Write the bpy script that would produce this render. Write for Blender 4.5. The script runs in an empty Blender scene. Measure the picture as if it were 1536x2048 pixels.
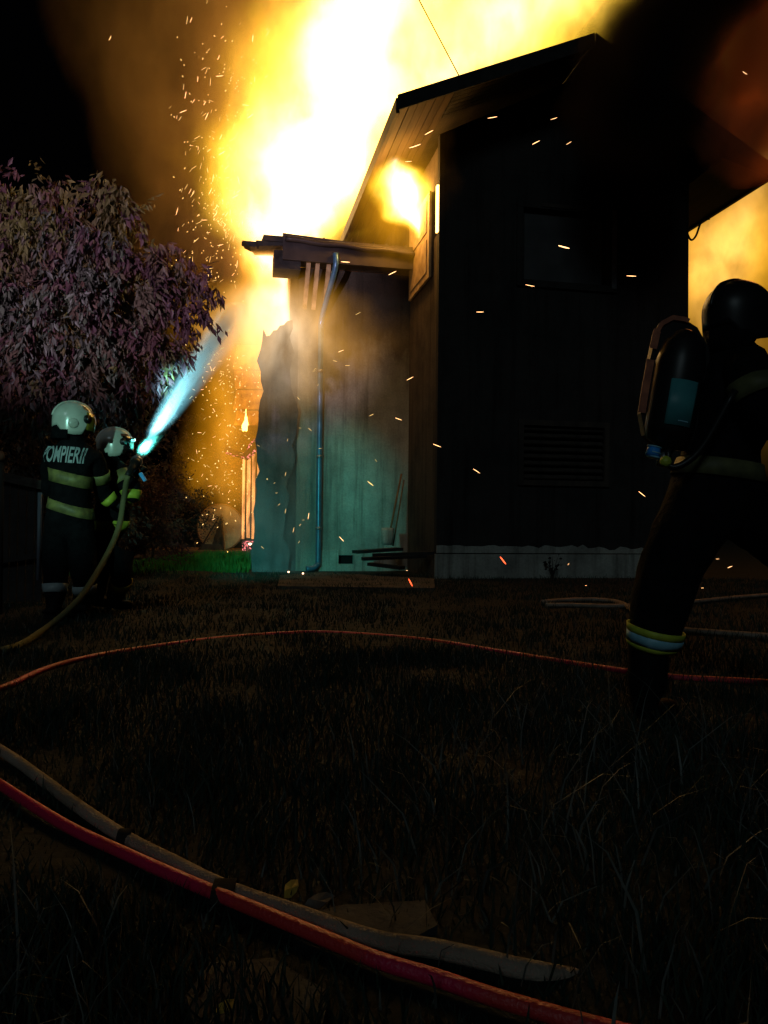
import bpy, bmesh, math, random
import numpy as np
from mathutils import Vector, Matrix, noise as mnoise
from mathutils.bvhtree import BVHTree
rad = math.radians
random.seed(7); RNG = np.random.default_rng(7)
SC = bpy.context.scene
COL = SC.collection

# ------------------------------------------------------------------ camera
PITCH, ROLL, CAMH, FPX = rad(.97), rad(.6), .85, 1538.0
FWD = Vector((0, math.cos(PITCH), math.sin(PITCH)))
R0 = Vector((1, 0, 0)); UP0 = R0.cross(FWD)
RT = R0*math.cos(ROLL) + UP0*math.sin(ROLL)
UP = UP0*math.cos(ROLL) - R0*math.sin(ROLL)
CAMP = Vector((0, 0, CAMH))
cd = bpy.data.cameras.new('camera'); cam = bpy.data.objects.new('camera', cd); COL.objects.link(cam)
cd.sensor_fit = 'VERTICAL'; cd.sensor_height = 24; cd.lens = 24*FPX/2048; cd.clip_start = .05; cd.clip_end = 3000
cam.matrix_world = Matrix(((RT.x, UP.x, -FWD.x, 0), (RT.y, UP.y, -FWD.y, 0), (RT.z, UP.z, -FWD.z, CAMH), (0, 0, 0, 1)))
SC.camera = cam

# ------------------------------------------------------------------ world, faint ambient fill sun, exposure
W = bpy.data.worlds.new('World'); SC.world = W; W.use_nodes = True
nt = W.node_tree; bg = nt.nodes['Background']
sky = nt.nodes.new('ShaderNodeTexSky'); sky.sky_type = 'NISHITA'; sky.sun_disc = False
sky.sun_elevation = rad(-4.0); sky.sun_rotation = rad(200)
nt.links.new(sky.outputs[0], bg.inputs[0]); bg.inputs[1].default_value = .02
sl = bpy.data.lights.new('sun', 'SUN'); so = bpy.data.objects.new('sun', sl); COL.objects.link(so)
sl.energy = .17; sl.angle = rad(12); sl.color = (.72, .95, 1)
so.rotation_euler = Vector((.25, 1, -.55)).to_track_quat('-Z', 'Y').to_euler()
vs = SC.view_settings; vs.view_transform = 'Standard'; vs.look = 'None'; vs.exposure = -.2; vs.gamma = 1; vs.use_curve_mapping = False

def lamp(name, kind, loc, energy, color, radius=.2, aim=None, size=None, blend=.5):
    l = bpy.data.lights.new(name, kind); o = bpy.data.objects.new(name, l); COL.objects.link(o)
    o.location = loc; l.energy = energy; l.color = color; l.shadow_soft_size = radius
    if kind == 'SPOT':
        l.spot_size = size; l.spot_blend = blend
        o.rotation_euler = (Vector(aim)-Vector(loc)).to_track_quat('-Z', 'Y').to_euler()
    return o

cy = SC.cycles
cy.use_denoising = True
try: cy.denoiser = 'OPENIMAGEDENOISE'
except Exception: pass
cy.use_adaptive_sampling = True; cy.adaptive_threshold = .02
cy.max_bounces = 4; cy.diffuse_bounces = 2; cy.glossy_bounces = 2; cy.transmission_bounces = 2
cy.volume_bounces = 0; cy.transparent_max_bounces = 16
cy.volume_max_steps = 256; cy.caustics_reflective = False; cy.caustics_refractive = False
cy.sample_clamp_indirect = 4.0

# ------------------------------------------------------------------ photo ray helpers (points are put at real depths)
def ray(px, py): return FWD + RT*((px-768)/FPX) + UP*((1024-py)/FPX)
def at(px, py, Y):
    d = ray(px, py); return CAMP + d*(Y/d.y)
def gnd(px, py, z=0):
    d = ray(px, py); return CAMP + d*((z-CAMH)/d.z)
ANG = rad(11.5)
U = Vector((math.cos(ANG), math.sin(ANG), 0)); V = Vector((-math.sin(ANG), math.cos(ANG), 0))
G0 = gnd(872, 1157)
def HW(u, v, z): return G0 + U*u + V*v + Vector((0, 0, z))

# ------------------------------------------------------------------ materials
def newmat(name):
    m = bpy.data.materials.new(name); m.use_nodes = True; return m, m.node_tree, m.node_tree.nodes['Principled BSDF']
def mat(name, c, rough=.8, c2=None, scale=4, bump=0, bscale=40, metal=0, spec=.3, stretch=None, emit=None, es=0, contrast=(.35, .65), detail=6):
    m, t, p = newmat(name)
    p.inputs['Base Color'].default_value = (*c, 1); p.inputs['Roughness'].default_value = rough
    p.inputs['Metallic'].default_value = metal; p.inputs['Specular IOR Level'].default_value = spec
    if c2 or bump:
        g = t.nodes.new('ShaderNodeTexCoord'); src = g.outputs['Object']
        if stretch:
            mp = t.nodes.new('ShaderNodeMapping'); mp.inputs['Scale'].default_value = stretch
            t.links.new(src, mp.inputs[0]); src = mp.outputs[0]
    if c2:
        n = t.nodes.new('ShaderNodeTexNoise'); n.inputs['Scale'].default_value = scale; n.inputs['Detail'].default_value = detail
        t.links.new(src, n.inputs['Vector'])
        r = t.nodes.new('ShaderNodeValToRGB'); r.color_ramp.elements[0].position = contrast[0]; r.color_ramp.elements[1].position = contrast[1]
        r.color_ramp.elements[0].color = (*c, 1); r.color_ramp.elements[1].color = (*c2, 1)
        t.links.new(n.outputs['Fac'], r.inputs[0]); t.links.new(r.outputs[0], p.inputs['Base Color'])
    if bump:
        n2 = t.nodes.new('ShaderNodeTexNoise'); n2.inputs['Scale'].default_value = bscale; n2.inputs['Detail'].default_value = 5
        t.links.new(src, n2.inputs['Vector'])
        b = t.nodes.new('ShaderNodeBump'); b.inputs['Strength'].default_value = bump; b.inputs['Distance'].default_value = .02
        t.links.new(n2.outputs['Fac'], b.inputs['Height']); t.links.new(b.outputs[0], p.inputs['Normal'])
    if emit:
        p.inputs['Emission Color'].default_value = (*emit, 1); p.inputs['Emission Strength'].default_value = es
    return m
def emat(name, c, s):
    m = bpy.data.materials.new(name); m.use_nodes = True; t = m.node_tree; t.nodes.clear()
    e = t.nodes.new('ShaderNodeEmission'); e.inputs[0].default_value = (*c, 1); e.inputs[1].default_value = s
    o = t.nodes.new('ShaderNodeOutputMaterial'); t.links.new(e.outputs[0], o.inputs['Surface']); return m
def ember_mat(name, c, s, scale=14, base=(.03, .02, .015), lo=.42, hi=.62, stretch=(1, 1, .35)):
    # charred wood that glows in patches
    m, t, p = newmat(name); p.inputs['Base Color'].default_value = (*base, 1); p.inputs['Roughness'].default_value = .9
    g = t.nodes.new('ShaderNodeTexCoord'); mp = t.nodes.new('ShaderNodeMapping'); mp.inputs['Scale'].default_value = stretch
    n = t.nodes.new('ShaderNodeTexNoise'); n.inputs['Scale'].default_value = scale; n.inputs['Detail'].default_value = 4
    r = t.nodes.new('ShaderNodeMapRange'); r.inputs[1].default_value = lo; r.inputs[2].default_value = hi; r.inputs[4].default_value = s
    t.links.new(g.outputs['Object'], mp.inputs[0]); t.links.new(mp.outputs[0], n.inputs['Vector']); t.links.new(n.outputs['Fac'], r.inputs[0])
    t.links.new(r.outputs[0], p.inputs['Emission Strength']); p.inputs['Emission Color'].default_value = (*c, 1)
    return m

# plaster with soot, cracks and water streaks
def plaster(name, c, soot, sx=1.0, amount=(.45, .7), sootz=None):
    m, t, p = newmat(name); p.inputs['Roughness'].default_value = .9; p.inputs['Specular IOR Level'].default_value = .15
    g = t.nodes.new('ShaderNodeTexCoord')
    def noi(scale, detail, st=(1, 1, 1)):
        mp = t.nodes.new('ShaderNodeMapping'); mp.inputs['Scale'].default_value = st
        n = t.nodes.new('ShaderNodeTexNoise'); n.inputs['Scale'].default_value = scale; n.inputs['Detail'].default_value = detail
        n.inputs['Roughness'].default_value = .65
        t.links.new(g.outputs['Object'], mp.inputs[0]); t.links.new(mp.outputs[0], n.inputs['Vector']); return n.outputs['Fac']
    def ramp(f, a, b, ca, cb):
        r = t.nodes.new('ShaderNodeValToRGB'); r.color_ramp.elements[0].position = a; r.color_ramp.elements[1].position = b
        r.color_ramp.elements[0].color = (*ca, 1); r.color_ramp.elements[1].color = (*cb, 1); t.links.new(f, r.inputs[0]); return r.outputs[0]
    def mul(a, b):
        x = t.nodes.new('ShaderNodeMix'); x.data_type = 'RGBA'; x.blend_type = 'MULTIPLY'; x.inputs[0].default_value = 1
        t.links.new(a, x.inputs[6]); t.links.new(b, x.inputs[7]); return x.outputs[2]
    base = ramp(noi(1.3, 8), *amount, c, soot)
    streak = ramp(noi(3.0, 6, (2.2, 2.2, .12)), .5, .72, (1, 1, 1), (.45, .43, .42))
    fine = ramp(noi(30, 4), .3, .7, (.8, .8, .8), (1.1, 1.1, 1.1))
    col = mul(mul(base, streak), fine)
    if sootz:       # smoke stain that the fire has left on the upper wall, with a torn lower border
        sp = t.nodes.new('ShaderNodeSeparateXYZ'); t.links.new(g.outputs['Object'], sp.inputs[0])
        ad = t.nodes.new('ShaderNodeMath'); ad.operation = 'MULTIPLY_ADD'; ad.inputs[1].default_value = 3.2
        t.links.new(noi(1.1, 6, (1, 1, .45)), ad.inputs[0]); t.links.new(sp.outputs[2], ad.inputs[2])
        mr_ = t.nodes.new('ShaderNodeMapRange'); mr_.inputs[1].default_value = sootz[0]+1.6; mr_.inputs[2].default_value = sootz[1]+1.6; t.links.new(ad.outputs[0], mr_.inputs[0])
        col = mul(col, ramp(mr_.outputs[0], 0, 1, (1, 1, 1), (.16, .13, .11)))
    t.links.new(col, p.inputs['Base Color'])
    b = t.nodes.new('ShaderNodeBump'); b.inputs['Strength'].default_value = .5; b.inputs['Distance'].default_value = .015
    t.links.new(noi(22, 6), b.inputs['Height']); t.links.new(b.outputs[0], p.inputs['Normal'])
    return m

M = {}
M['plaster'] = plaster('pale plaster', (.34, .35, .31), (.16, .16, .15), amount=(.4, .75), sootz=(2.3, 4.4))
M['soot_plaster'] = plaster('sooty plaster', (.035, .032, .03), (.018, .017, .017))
M['side_plaster'] = plaster('side plaster', (.085, .065, .05), (.035, .028, .024))
M['burnt_plaster'] = plaster('burnt plaster', (.13, .13, .14), (.05, .045, .045), sootz=(2.0, 4.2))
M['plinth'] = plaster('plinth render', (.36, .37, .33), (.2, .2, .18))
M['roof'] = mat('charred roofing', (.035, .028, .026), .85, (.015, .013, .013), 3, .4, 20)
M['wood_dark'] = mat('dark weathered wood', (.06, .045, .035), .8, (.025, .02, .017), 6, .3, 30, stretch=(1, 1, .15))
M['soffit'] = mat('soffit boards', (.06, .04, .03), .75, (.03, .02, .016), 8, .2, 40, stretch=(1, .1, 1))
M['char'] = mat('charcoal wood', (.012, .011, .011), .8, (.025, .022, .02), 9, .6, 30)
M['gutter'] = mat('painted metal gutter', (.045, .035, .032), .5, (.025, .02, .02), 5, metal=.3)
M['pipe'] = mat('grey blue downpipe', (.08, .2, .34), .35, (.05, .13, .22), 7, metal=.4, spec=.5)
M['frame'] = mat('grey painted window frame', (.22, .22, .24), .6, (.12, .12, .13), 9)
M['pane'] = mat('grey window panel', (.07, .07, .072), .35, (.05, .05, .052), 3, spec=.4)
M['sash'] = mat('ochre painted shutter', (.42, .3, .17), .7, (.25, .17, .09), 7, .2, 40)
M['hole'] = mat('black opening', (.004, .004, .004), 1)
M['concrete'] = mat('old concrete', (.05, .05, .052), .9, (.025, .025, .027), 5, .4, 30)
M['path'] = mat('worn path', (.1, .085, .07), .95, (.05, .045, .04), 4, .5, 20)
M['gear'] = mat('black turnout fabric', (.007, .007, .0085), .9, (.0035, .0035, .0045), 18, .5, 45, spec=.08)
M['dim_tape'] = mat('dimmed reflective tape', (.13, .13, .055), .6, (.07, .07, .035), 14)  # lime tape darkened in colour for the shade on the right figure
M['glove'] = mat('dark leather glove', (.012, .011, .011), .6, (.02, .018, .016), 30, .2, 60)
M['boot'] = mat('black rubber boot', (.006, .006, .006), .7, spec=.1)
M['lime'] = mat('lime reflective tape', (.25, .23, .07), .5, (.13, .12, .045), 16)
M['lime2'] = mat('bright lime tape', (.5, .6, .06), .5, (.38, .45, .05), 25)
M['silver'] = mat('silver reflective tape', (.36, .42, .42), .4, (.28, .33, .35), 30)
M['silver_blue'] = mat('blue silver tape', (.3, .6, .75), .4, (.22, .5, .62), 30)
M['orange_tape'] = mat('orange reflective edging', (.5, .17, .09), .55, (.3, .1, .06), 25)
M['helmet'] = mat('cream helmet enamel', (.62, .62, .55), .22, (.5, .5, .43), 9, spec=.6)
M['helmet_dark'] = mat('dark helmet enamel', (.01, .01, .012), .4)
M['visor'] = mat('amber brown visor', (.2, .15, .02), .15, spec=.6)
M['visor_dark'] = mat('smoked visor', (.02, .016, .015), .12, spec=.6)
M['rust_panel'] = mat('brown helmet badge', (.12, .045, .03), .5)
M['black_plastic'] = mat('black plastic', (.012, .012, .012), .4)
M['strap'] = mat('dirty webbing strap', (.02, .02, .02), .95, spec=.05)
M['metal'] = mat('dull metal', (.3, .3, .32), .35, metal=.9)
M['blue'] = mat('bright blue plastic', (.03, .3, .85), .4, emit=(.03, .3, .9), es=0)
M['teal_label'] = mat('teal cylinder paint', (.07, .3, .32), .45, (.05, .22, .25), 9)
M['skin'] = mat('skin', (.35, .2, .14), .55)
M['hose_red'] = mat('red rubber hose', (.55, .012, .07), .45, (.5, .03, .03), 3, .3, 120, spec=.5, contrast=(.45, .55))
M['hose_tan'] = mat('tan canvas hose', (.3, .24, .19), .85, (.2, .16, .12), 6, .5, 140)
M['hose_olive'] = mat('olive canvas hose', (.2, .19, .08), .85, (.14, .13, .06), 6, .4, 140)
M['soil'] = mat('dark soil', (.005, .0065, .006), .95, (.008, .01, .009), 1.5, .8, 12)
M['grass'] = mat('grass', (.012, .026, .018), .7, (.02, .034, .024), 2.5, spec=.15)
M['lawn'] = mat('brightened grass', (.06, .26, .05), .6, (.045, .2, .04), 2.5, spec=.2)  # green raised, putting the lamplight on this patch into the colour
M['straw'] = mat('dry grass', (.12, .13, .12), .6, (.05, .055, .05), 5, spec=.25)
M['leafy'] = mat('yellow fallen leaf', (.42, .32, .05), .6, (.3, .2, .04), 30)
M['leafb'] = mat('brown fallen leaf', (.12, .1, .08), .7, (.07, .05, .04), 30)
M['bark'] = mat('bark', (.06, .045, .04), .9, (.03, .024, .02), 12, .6, 40)
M['leaf_a'] = mat('red green foliage', (.09, .075, .05), .55, (.12, .06, .055), 1.7, spec=.3)
M['leaf_b'] = mat('yellow green foliage', (.12, .11, .035), .55, (.1, .075, .04), 1.7, spec=.3)
M['leaf_c'] = mat('purple red foliage', (.1, .045, .05), .55, (.06, .03, .045), 3, spec=.3)
M['picket'] = mat('weathered picket', (.34, .15, .08), .8, (.2, .08, .05), 6, .3, 30)
M['fence'] = mat('dark fence board', (.035, .028, .026), .85, (.02, .017, .016), 5, .3, 30)
M['post'] = mat('pale steel post', (.14, .15, .19), .5)
M['disc'] = mat('pale wooden tabletop', (.34, .24, .13), .7, (.24, .16, .08), 5, .2, 30)
M['deck'] = mat('deck board', (.22, .12, .05), .8, (.12, .06, .03), 6, .3, 30)
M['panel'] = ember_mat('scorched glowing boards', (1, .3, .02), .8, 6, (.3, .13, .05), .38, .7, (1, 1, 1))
M['ember'] = ember_mat('glowing post', (1, .38, .1), 2.6, 9, (.08, .03, .02), .3, .62, (1, 1, .25))
M['ember_pink'] = ember_mat('ember crust', (1, .22, .22), 3.0, 25, (.02, .012, .012), .5, .66, (1, 1, 1))
M['spark'] = emat('spark', (1, .5, .2), 5.0)
M['spark_y'] = emat('yellow spark', (1, .62, .2), 2.2)
M['spark_r'] = emat('red hot spark', (1, .1, .03), 4.0)
M['flame_s'] = emat('small flame', (1, .55, .12), 9.0)
M['ember_dot'] = emat('white hot ember', (1, .6, .35), 7.0)
M['led'] = emat('helmet lamp glass', (.7, .95, 1), 5.0)

# ------------------------------------------------------------------ mesh helpers
class MB:
    def __init__(s): s.v = []; s.f = []
    def add(s, vs, fs):
        n = len(s.v); s.v += [tuple(x) for x in vs]; s.f += [tuple(i+n for i in f) for f in fs]; return s
    def box(s, lo, hi, mtx=None):
        (x0, y0, z0), (x1, y1, z1) = lo, hi
        vs = [Vector(p) for p in ((x0,y0,z0),(x1,y0,z0),(x1,y1,z0),(x0,y1,z0),(x0,y0,z1),(x1,y0,z1),(x1,y1,z1),(x0,y1,z1))]
        if mtx: vs = [mtx @ p for p in vs]
        return s.add(vs, [(0,3,2,1),(4,5,6,7),(0,1,5,4),(1,2,6,5),(2,3,7,6),(3,0,4,7)])
    def bar(s, a, b, w, t, up=(0, 0, 1)):
        a, b = Vector(a), Vector(b); d = (b-a); L = d.length; d.normalize(); up = Vector(up)
        x = d.cross(up)
        if x.length < 1e-4: x = d.cross(Vector((1, 0, 0)))
        x.normalize(); y = x.cross(d)
        m = Matrix(((x.x, d.x, y.x, a.x), (x.y, d.y, y.y, a.y), (x.z, d.z, y.z, a.z), (0, 0, 0, 1)))
        return s.box((-w/2, 0, -t/2), (w/2, L, t/2), m)
    def prism(s, poly, d):      # poly: list of Vectors in a plane, pushed along d
        n = len(poly); d = Vector(d); vs = [Vector(p) for p in poly] + [Vector(p)+d for p in poly]
        fs = [tuple(range(n)), tuple(range(2*n-1, n-1, -1))] + [((i+1) % n, i, n+i, n+(i+1) % n) for i in range(n)]
        return s.add(vs, fs)
    def tube(s, path, rs, n=8, cap=True, flat=1.0):
        path = [Vector(p) for p in path]; k = len(path)
        if not hasattr(rs, '__len__'): rs = [rs]*k
        vs, fs = [], []; x = None
        for i, p in enumerate(path):
            d = (path[min(i+1, k-1)] - path[max(i-1, 0)]).normalized()
            if x is None:
                x = d.cross(Vector((0, 0, 1)))
                if x.length < 1e-3: x = d.cross(Vector((0, 1, 0)))
            x = (x - d*x.dot(d)).normalized(); y = d.cross(x)
            for j in range(n):
                an = 2*math.pi*j/n; vs.append(p + x*(rs[i]*math.cos(an)) + y*(rs[i]*flat*math.sin(an)))
        for i in range(k-1):
            for j in range(n):
                fs.append((i*n+j, i*n+(j+1) % n, (i+1)*n+(j+1) % n, (i+1)*n+j))
        if cap: fs += [tuple(range(n-1, -1, -1)), tuple((k-1)*n+j for j in range(n))]
        return s.add(vs, fs)
    def mesh(s, name, m, smooth=False):
        me = bpy.data.meshes.new(name); me.from_pydata(s.v, [], s.f); me.update()
        if m: me.materials.append(m)
        if smooth: me.shade_smooth()
        return me
    def build(s, name, m, parent=None, smooth=False):
        return link(name, s.mesh(name, m, smooth), parent)
def link(name, me, parent=None):
    o = bpy.data.objects.new(name, me); COL.objects.link(o)
    if parent: o.parent = parent
    return o
def recenter(o):
    # put a mesh thing's origin at its base
    me = o.data; co = np.empty(len(me.vertices)*3); me.vertices.foreach_get('co', co); co = co.reshape(-1, 3)
    c = (co.min(0)+co.max(0))/2; c[2] = co[:, 2].min(); co -= c; me.vertices.foreach_set('co', co.ravel()); me.update()
    o.location = Vector(c)
    return o
def tag(o, label=None, cat=None, group=None, kind=None):
    if label: o['label'] = label
    if cat: o['category'] = cat
    if group: o['group'] = group
    if kind: o['kind'] = kind
    return o
def thing(name, label, cat, loc=(0, 0, 0), rz=0, group=None):
    o = bpy.data.objects.new(name, None); COL.objects.link(o); o.location = loc; o.rotation_euler = (0, 0, rz)
    o.empty_display_size = .2
    return tag(o, label, cat, group)
def catmull(pts, n=8):
    pts = [Vector(p) for p in pts]; P = [pts[0]*2-pts[1]] + pts + [pts[-1]*2-pts[-2]]; out = []
    for i in range(1, len(P)-2):
        a, b, c, d = P[i-1:i+3]
        for k in range(n):
            t = k/n; out.append(.5*((2*b)+(c-a)*t+(2*a-5*b+4*c-d)*t*t+(3*b-a-3*c+d)*t**3))
    out.append(pts[-1]); return out

# ------------------------------------------------------------------ ground
def axis(lim_lo, lim_hi, near, step, n_far):
    a = list(np.arange(-near, near+1e-6, step))
    g = np.geomspace(near, lim_hi, n_far)[1:]
    return np.array(sorted(list(-g)+a+list(g)))
xs = axis(-600, 600, 10, .25, 14); ys = axis(-600, 600, 22, .25, 14)
def gz(x, y):
    return .018*mnoise.noise(Vector((x*1.7, y*1.7, 0)))*(1 if y < 12 else .4)
vv = [(x, y, gz(x, y) if abs(x) < 10 and -2 < y < 22 else 0) for y in ys for x in xs]
nx = len(xs)
ff = [(j*nx+i, j*nx+i+1, (j+1)*nx+i+1, (j+1)*nx+i) for j in range(len(ys)-1) for i in range(nx-1)]
gm = MB(); gm.v = vv; gm.f = ff
g_ = gm.build('ground', M['soil'], smooth=True); tag(g_, 'dark trampled yard ground', None, kind='structure')
p_ = MB().prism([gnd(x, y, .03) for x, y in ((555, 1172), (870, 1176), (868, 1157), (640, 1144), (560, 1150))], (0, 0, -.08)).build('path', M['path'])
tag(p_, 'narrow worn path along the foot of the wall', kind='structure')

# ------------------------------------------------------------------ house
HT = 'burning two storey house with sooty gable wall and steep eaves'
house = thing('burning_house', HT, 'house', G0, ANG)
GW, EZL, EZR, APZ, OV, FO, DEP = 4.48, 7.09, 6.72, 8.45, .87, .9, 8.0
def wall(mb, axis_, c0, c1, a0, a1, z0, z1, holes):
    # a wall slab built as cells round its openings; axis_ 'u' or 'v' is the running direction
    As = sorted({a0, a1, *[h[0] for h in holes], *[h[1] for h in holes]}); Zs = sorted({z0, z1, *[h[2] for h in holes], *[h[3] for h in holes]})
    solid = {}
    for i in range(len(As)-1):
        for j in range(len(Zs)-1):
            ca, cz = (As[i]+As[i+1])/2, (Zs[j]+Zs[j+1])/2
            solid[i, j] = not any(h[0] < ca < h[1] and h[2] < cz < h[3] for h in holes)
    P = (lambda a, c, z: (a, c, z)) if axis_ == 'u' else (lambda a, c, z: (c, a, z))
    for (i, j), ok in solid.items():
        if not ok: continue
        b0, b1, y0, y1 = As[i], As[i+1], Zs[j], Zs[j+1]
        mb.add([P(b0, c0, y0), P(b1, c0, y0), P(b1, c0, y1), P(b0, c0, y1)], [(0, 1, 2, 3)])
        mb.add([P(b0, c1, y0), P(b1, c1, y0), P(b1, c1, y1), P(b0, c1, y1)], [(3, 2, 1, 0)])
        for di, dj, e in ((-1, 0, ((b0, y0), (b0, y1))), (1, 0, ((b1, y0), (b1, y1))), (0, -1, ((b0, y0), (b1, y0))), (0, 1, ((b0, y1), (b1, y1)))):
            if not solid.get((i+di, j+dj), False):
                (ea, ez), (fa, fz) = e
                mb.add([P(ea, c0, ez), P(fa, c0, fz), P(fa, c1, fz), P(ea, c1, ez)], [(0, 1, 2, 3)])
WIN = (1.43, 3.0, 4.93, 6.13); LOU = (1.46, 2.9, 1.62, 2.52)
mb = MB(); wall(mb, 'u', 0, .13, 0, GW, 0, 6.75, [WIN, LOU])
mb.prism([(0, 0, 6.753), (GW, 0, 6.753), (GW, 0, 6.98), (GW/2, 0, APZ-.1), (0, 0, 7.2)], (0, .13, 0))
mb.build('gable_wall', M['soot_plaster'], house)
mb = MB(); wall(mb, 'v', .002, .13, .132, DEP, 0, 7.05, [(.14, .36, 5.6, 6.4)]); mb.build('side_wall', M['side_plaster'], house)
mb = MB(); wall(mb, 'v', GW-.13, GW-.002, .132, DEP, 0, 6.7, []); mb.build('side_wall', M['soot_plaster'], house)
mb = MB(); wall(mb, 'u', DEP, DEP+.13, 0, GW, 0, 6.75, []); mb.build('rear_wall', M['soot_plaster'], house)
mb = MB().box((.14, .9, 4.4), (GW-.14, DEP-.1, 4.5)); mb.build('upper_floor', M['char'], house)
# plinth and the ragged band of pale render over it
mb = MB().box((-.03, -.05, 0), (GW+.03, -.003, .395)); mb.build('plinth', M['plinth'], house)
pts = [(0, -.02, .412)] + [(GW, -.02, .412)]
rag = [(GW-GW*i/46, -.02, .53+.05*mnoise.noise(Vector((i*.37, 3, 0)))+.022*random.uniform(-1, 1)-.03*(i < 20)) for i in range(47)]
MB().prism(pts+rag, (0, .017, 0)).build('peeling_render', M['plinth'], house)
# upper window
wf = MB(); a0, a1, z0, z1 = WIN; t = .11
for lo, hi in (((a0-t, -.045, z1), (a1+t, .05, z1+t)), ((a0-t, -.045, z0-t), (a1+t, .05, z0)), ((a0-t, -.042, z0), (a0, .05, z1)), ((a1, -.042, z0), (a1+t, .05, z1))):
    wf.box(lo, hi)
w_ = wf.build('window', M['soot_plaster'], house); w_['label'] = 'upper window closed by a grey panel'
MB().box((a1+.012, -.058, z0-.05), (a1+t-.015, -.046, z1+.09)).build('frame', M['frame'], w_)
MB().box((a0+.3, -.058, z1+.03), (a1+.008, -.046, z1+.09)).build('frame', M['wood_dark'], w_)
MB().box((a0+.004, .06, z0+.004), (a1-.12, .09, z1-.06)).build('pane', M['pane'], w_)
# lower louvred shutter
a0, a1, z0, z1 = LOU; wf = MB(); t = .09
for lo, hi in (((a0-t, -.05, z1), (a1+t, .06, z1+t)), ((a0-t, -.05, z0-t), (a1+t, .06, z0)), ((a0-t, -.047, z0), (a0, .06, z1)), ((a1, -.047, z0), (a1+t, .06, z1))):
    wf.box(lo, hi)
lv = wf.build('louvre_shutter', M['wood_dark'], house)
sm = MB().box((-(a1-a0)/2+.004, -.05, -.012), ((a1-a0)/2-.004, .05, .012)).mesh('slat', M['frame'])
for k in range(8):
    sm.materials[0] = M['wood_dark']; o = link('slat', sm, lv); o.location = ((a0+a1)/2, .03, z0+.06+k*(z1-z0-.1)/7); o.rotation_euler = (rad(38), 0, 0)
MB().box((a0, .1, z0), (a1, .12, z1)).build('backing', M['hole'], lv)
# main roof: two slopes
def slope(uL, zL, uR, zR, th, v0, v1):
    d = Vector((uR-uL, 0, zR-zL)).normalized(); n = Vector((-d.z, 0, d.x))
    a, b = Vector((uL, v0, zL)), Vector((uR, v0, zR))
    return [a, b, b+n*th, a+n*th], (0, v1-v0, 0)
mb = MB(); mb.prism(*slope(-OV, EZL, GW/2-.003, APZ, .1, -FO, DEP+.3)); rl = mb.build('roof', M['roof'], house)
mb = MB(); mb.prism(*slope(GW/2+.003, APZ, GW+OV, EZR, .1, -FO, DEP+.3)); rr = mb.build('roof', M['roof'], house)
sl_ = (APZ-EZL)/(GW/2+OV)
for k in range(6):      # soffit boards of the left overhang, one by one
    u0 = -OV+.02+k*.142; b = MB()
    gap = random.uniform(.006, .016); dz = random.uniform(0, .012)
    b.prism([(u0, -FO+.02, EZL+sl_*(u0+OV)-.028-dz), (u0+.142-gap, -FO+.02, EZL+sl_*(u0+OV+.142-gap)-.028-dz),
             (u0+.142-gap, -FO+.02, EZL+sl_*(u0+OV+.142-gap)-.004), (u0, -FO+.02, EZL+sl_*(u0+OV)-.004)], (0, DEP-.5, 0)).build('soffit_board', M['soffit'], rl)
for k in range(7):      # boards under the front overhang
    v0 = -FO+.03+k*.125; b = MB()
    b.prism([(.02, v0, EZL+sl_*(.02+OV)-.03), (2.2, v0, EZL+sl_*(2.2+OV)-.03), (2.2, v0, EZL+sl_*(2.2+OV)-.006), (.02, v0, EZL+sl_*(.02+OV)-.006)], (0, .112, 0)).build('soffit_board', M['char'], rl)
MB().prism([(-OV-.04, -FO-.04, EZL-.1), (GW/2-.01, -FO-.04, APZ-.1), (GW/2-.01, -FO-.04, APZ+.13), (-OV-.04, -FO-.04, EZL+.13)], (0, .037, 0)).build('barge_board', M['char'], rl)
MB().prism([(GW/2+.01, -FO-.04, APZ-.1), (GW+OV+.04, -FO-.04, EZR-.1), (GW+OV+.04, -FO-.04, EZR+.13), (GW/2+.01, -FO-.04, APZ+.13)], (0, .037, 0)).build('barge_board', M['char'], rr)
MB().box((-OV-.06, -FO, EZL-.13), (-OV-.005, DEP, EZL+.1)).build('eave_board', M['soffit'], rl)
MB().box((GW+OV+.005, -FO, EZR-.12), (GW+OV+.06, DEP, EZR+.1)).build('eave_board', M['char'], rr)
MB().prism([(GW+.02, -FO+.02, EZR+.12), (GW+OV-.01, -FO+.02, EZR-.09), (GW+OV-.01, -FO+.02, EZR-.06), (GW+.02, -FO+.02, EZR+.16)], (0, DEP, 0)).build('soffit', M['soffit'], rr)
# hinged shutter folded back on the side wall and an emissive strip standing in for the firelit opening
sh = MB().box((-.075, .36, 4.98), (-.035, 1.8, 6.42)).build('shutter', M['sash'], house); sh['label'] = 'ochre shutter lit by the flames beside it'
for z0_, z1_ in ((5.1, 5.65), (5.78, 6.3)):
    MB().box((-.088, .5, z0_), (-.0765, 1.66, z1_)).build('panel', M['sash'], sh)
MB().box((-.05, .37, 4.99), (-.005, .43, 6.41)).build('hinge_post', M['wood_dark'], sh)
MB().box((-.035, .02, 5.62), (-.004, .1, 6.38)).build('corner_glow_strip', M['flame_s'], house)
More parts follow.
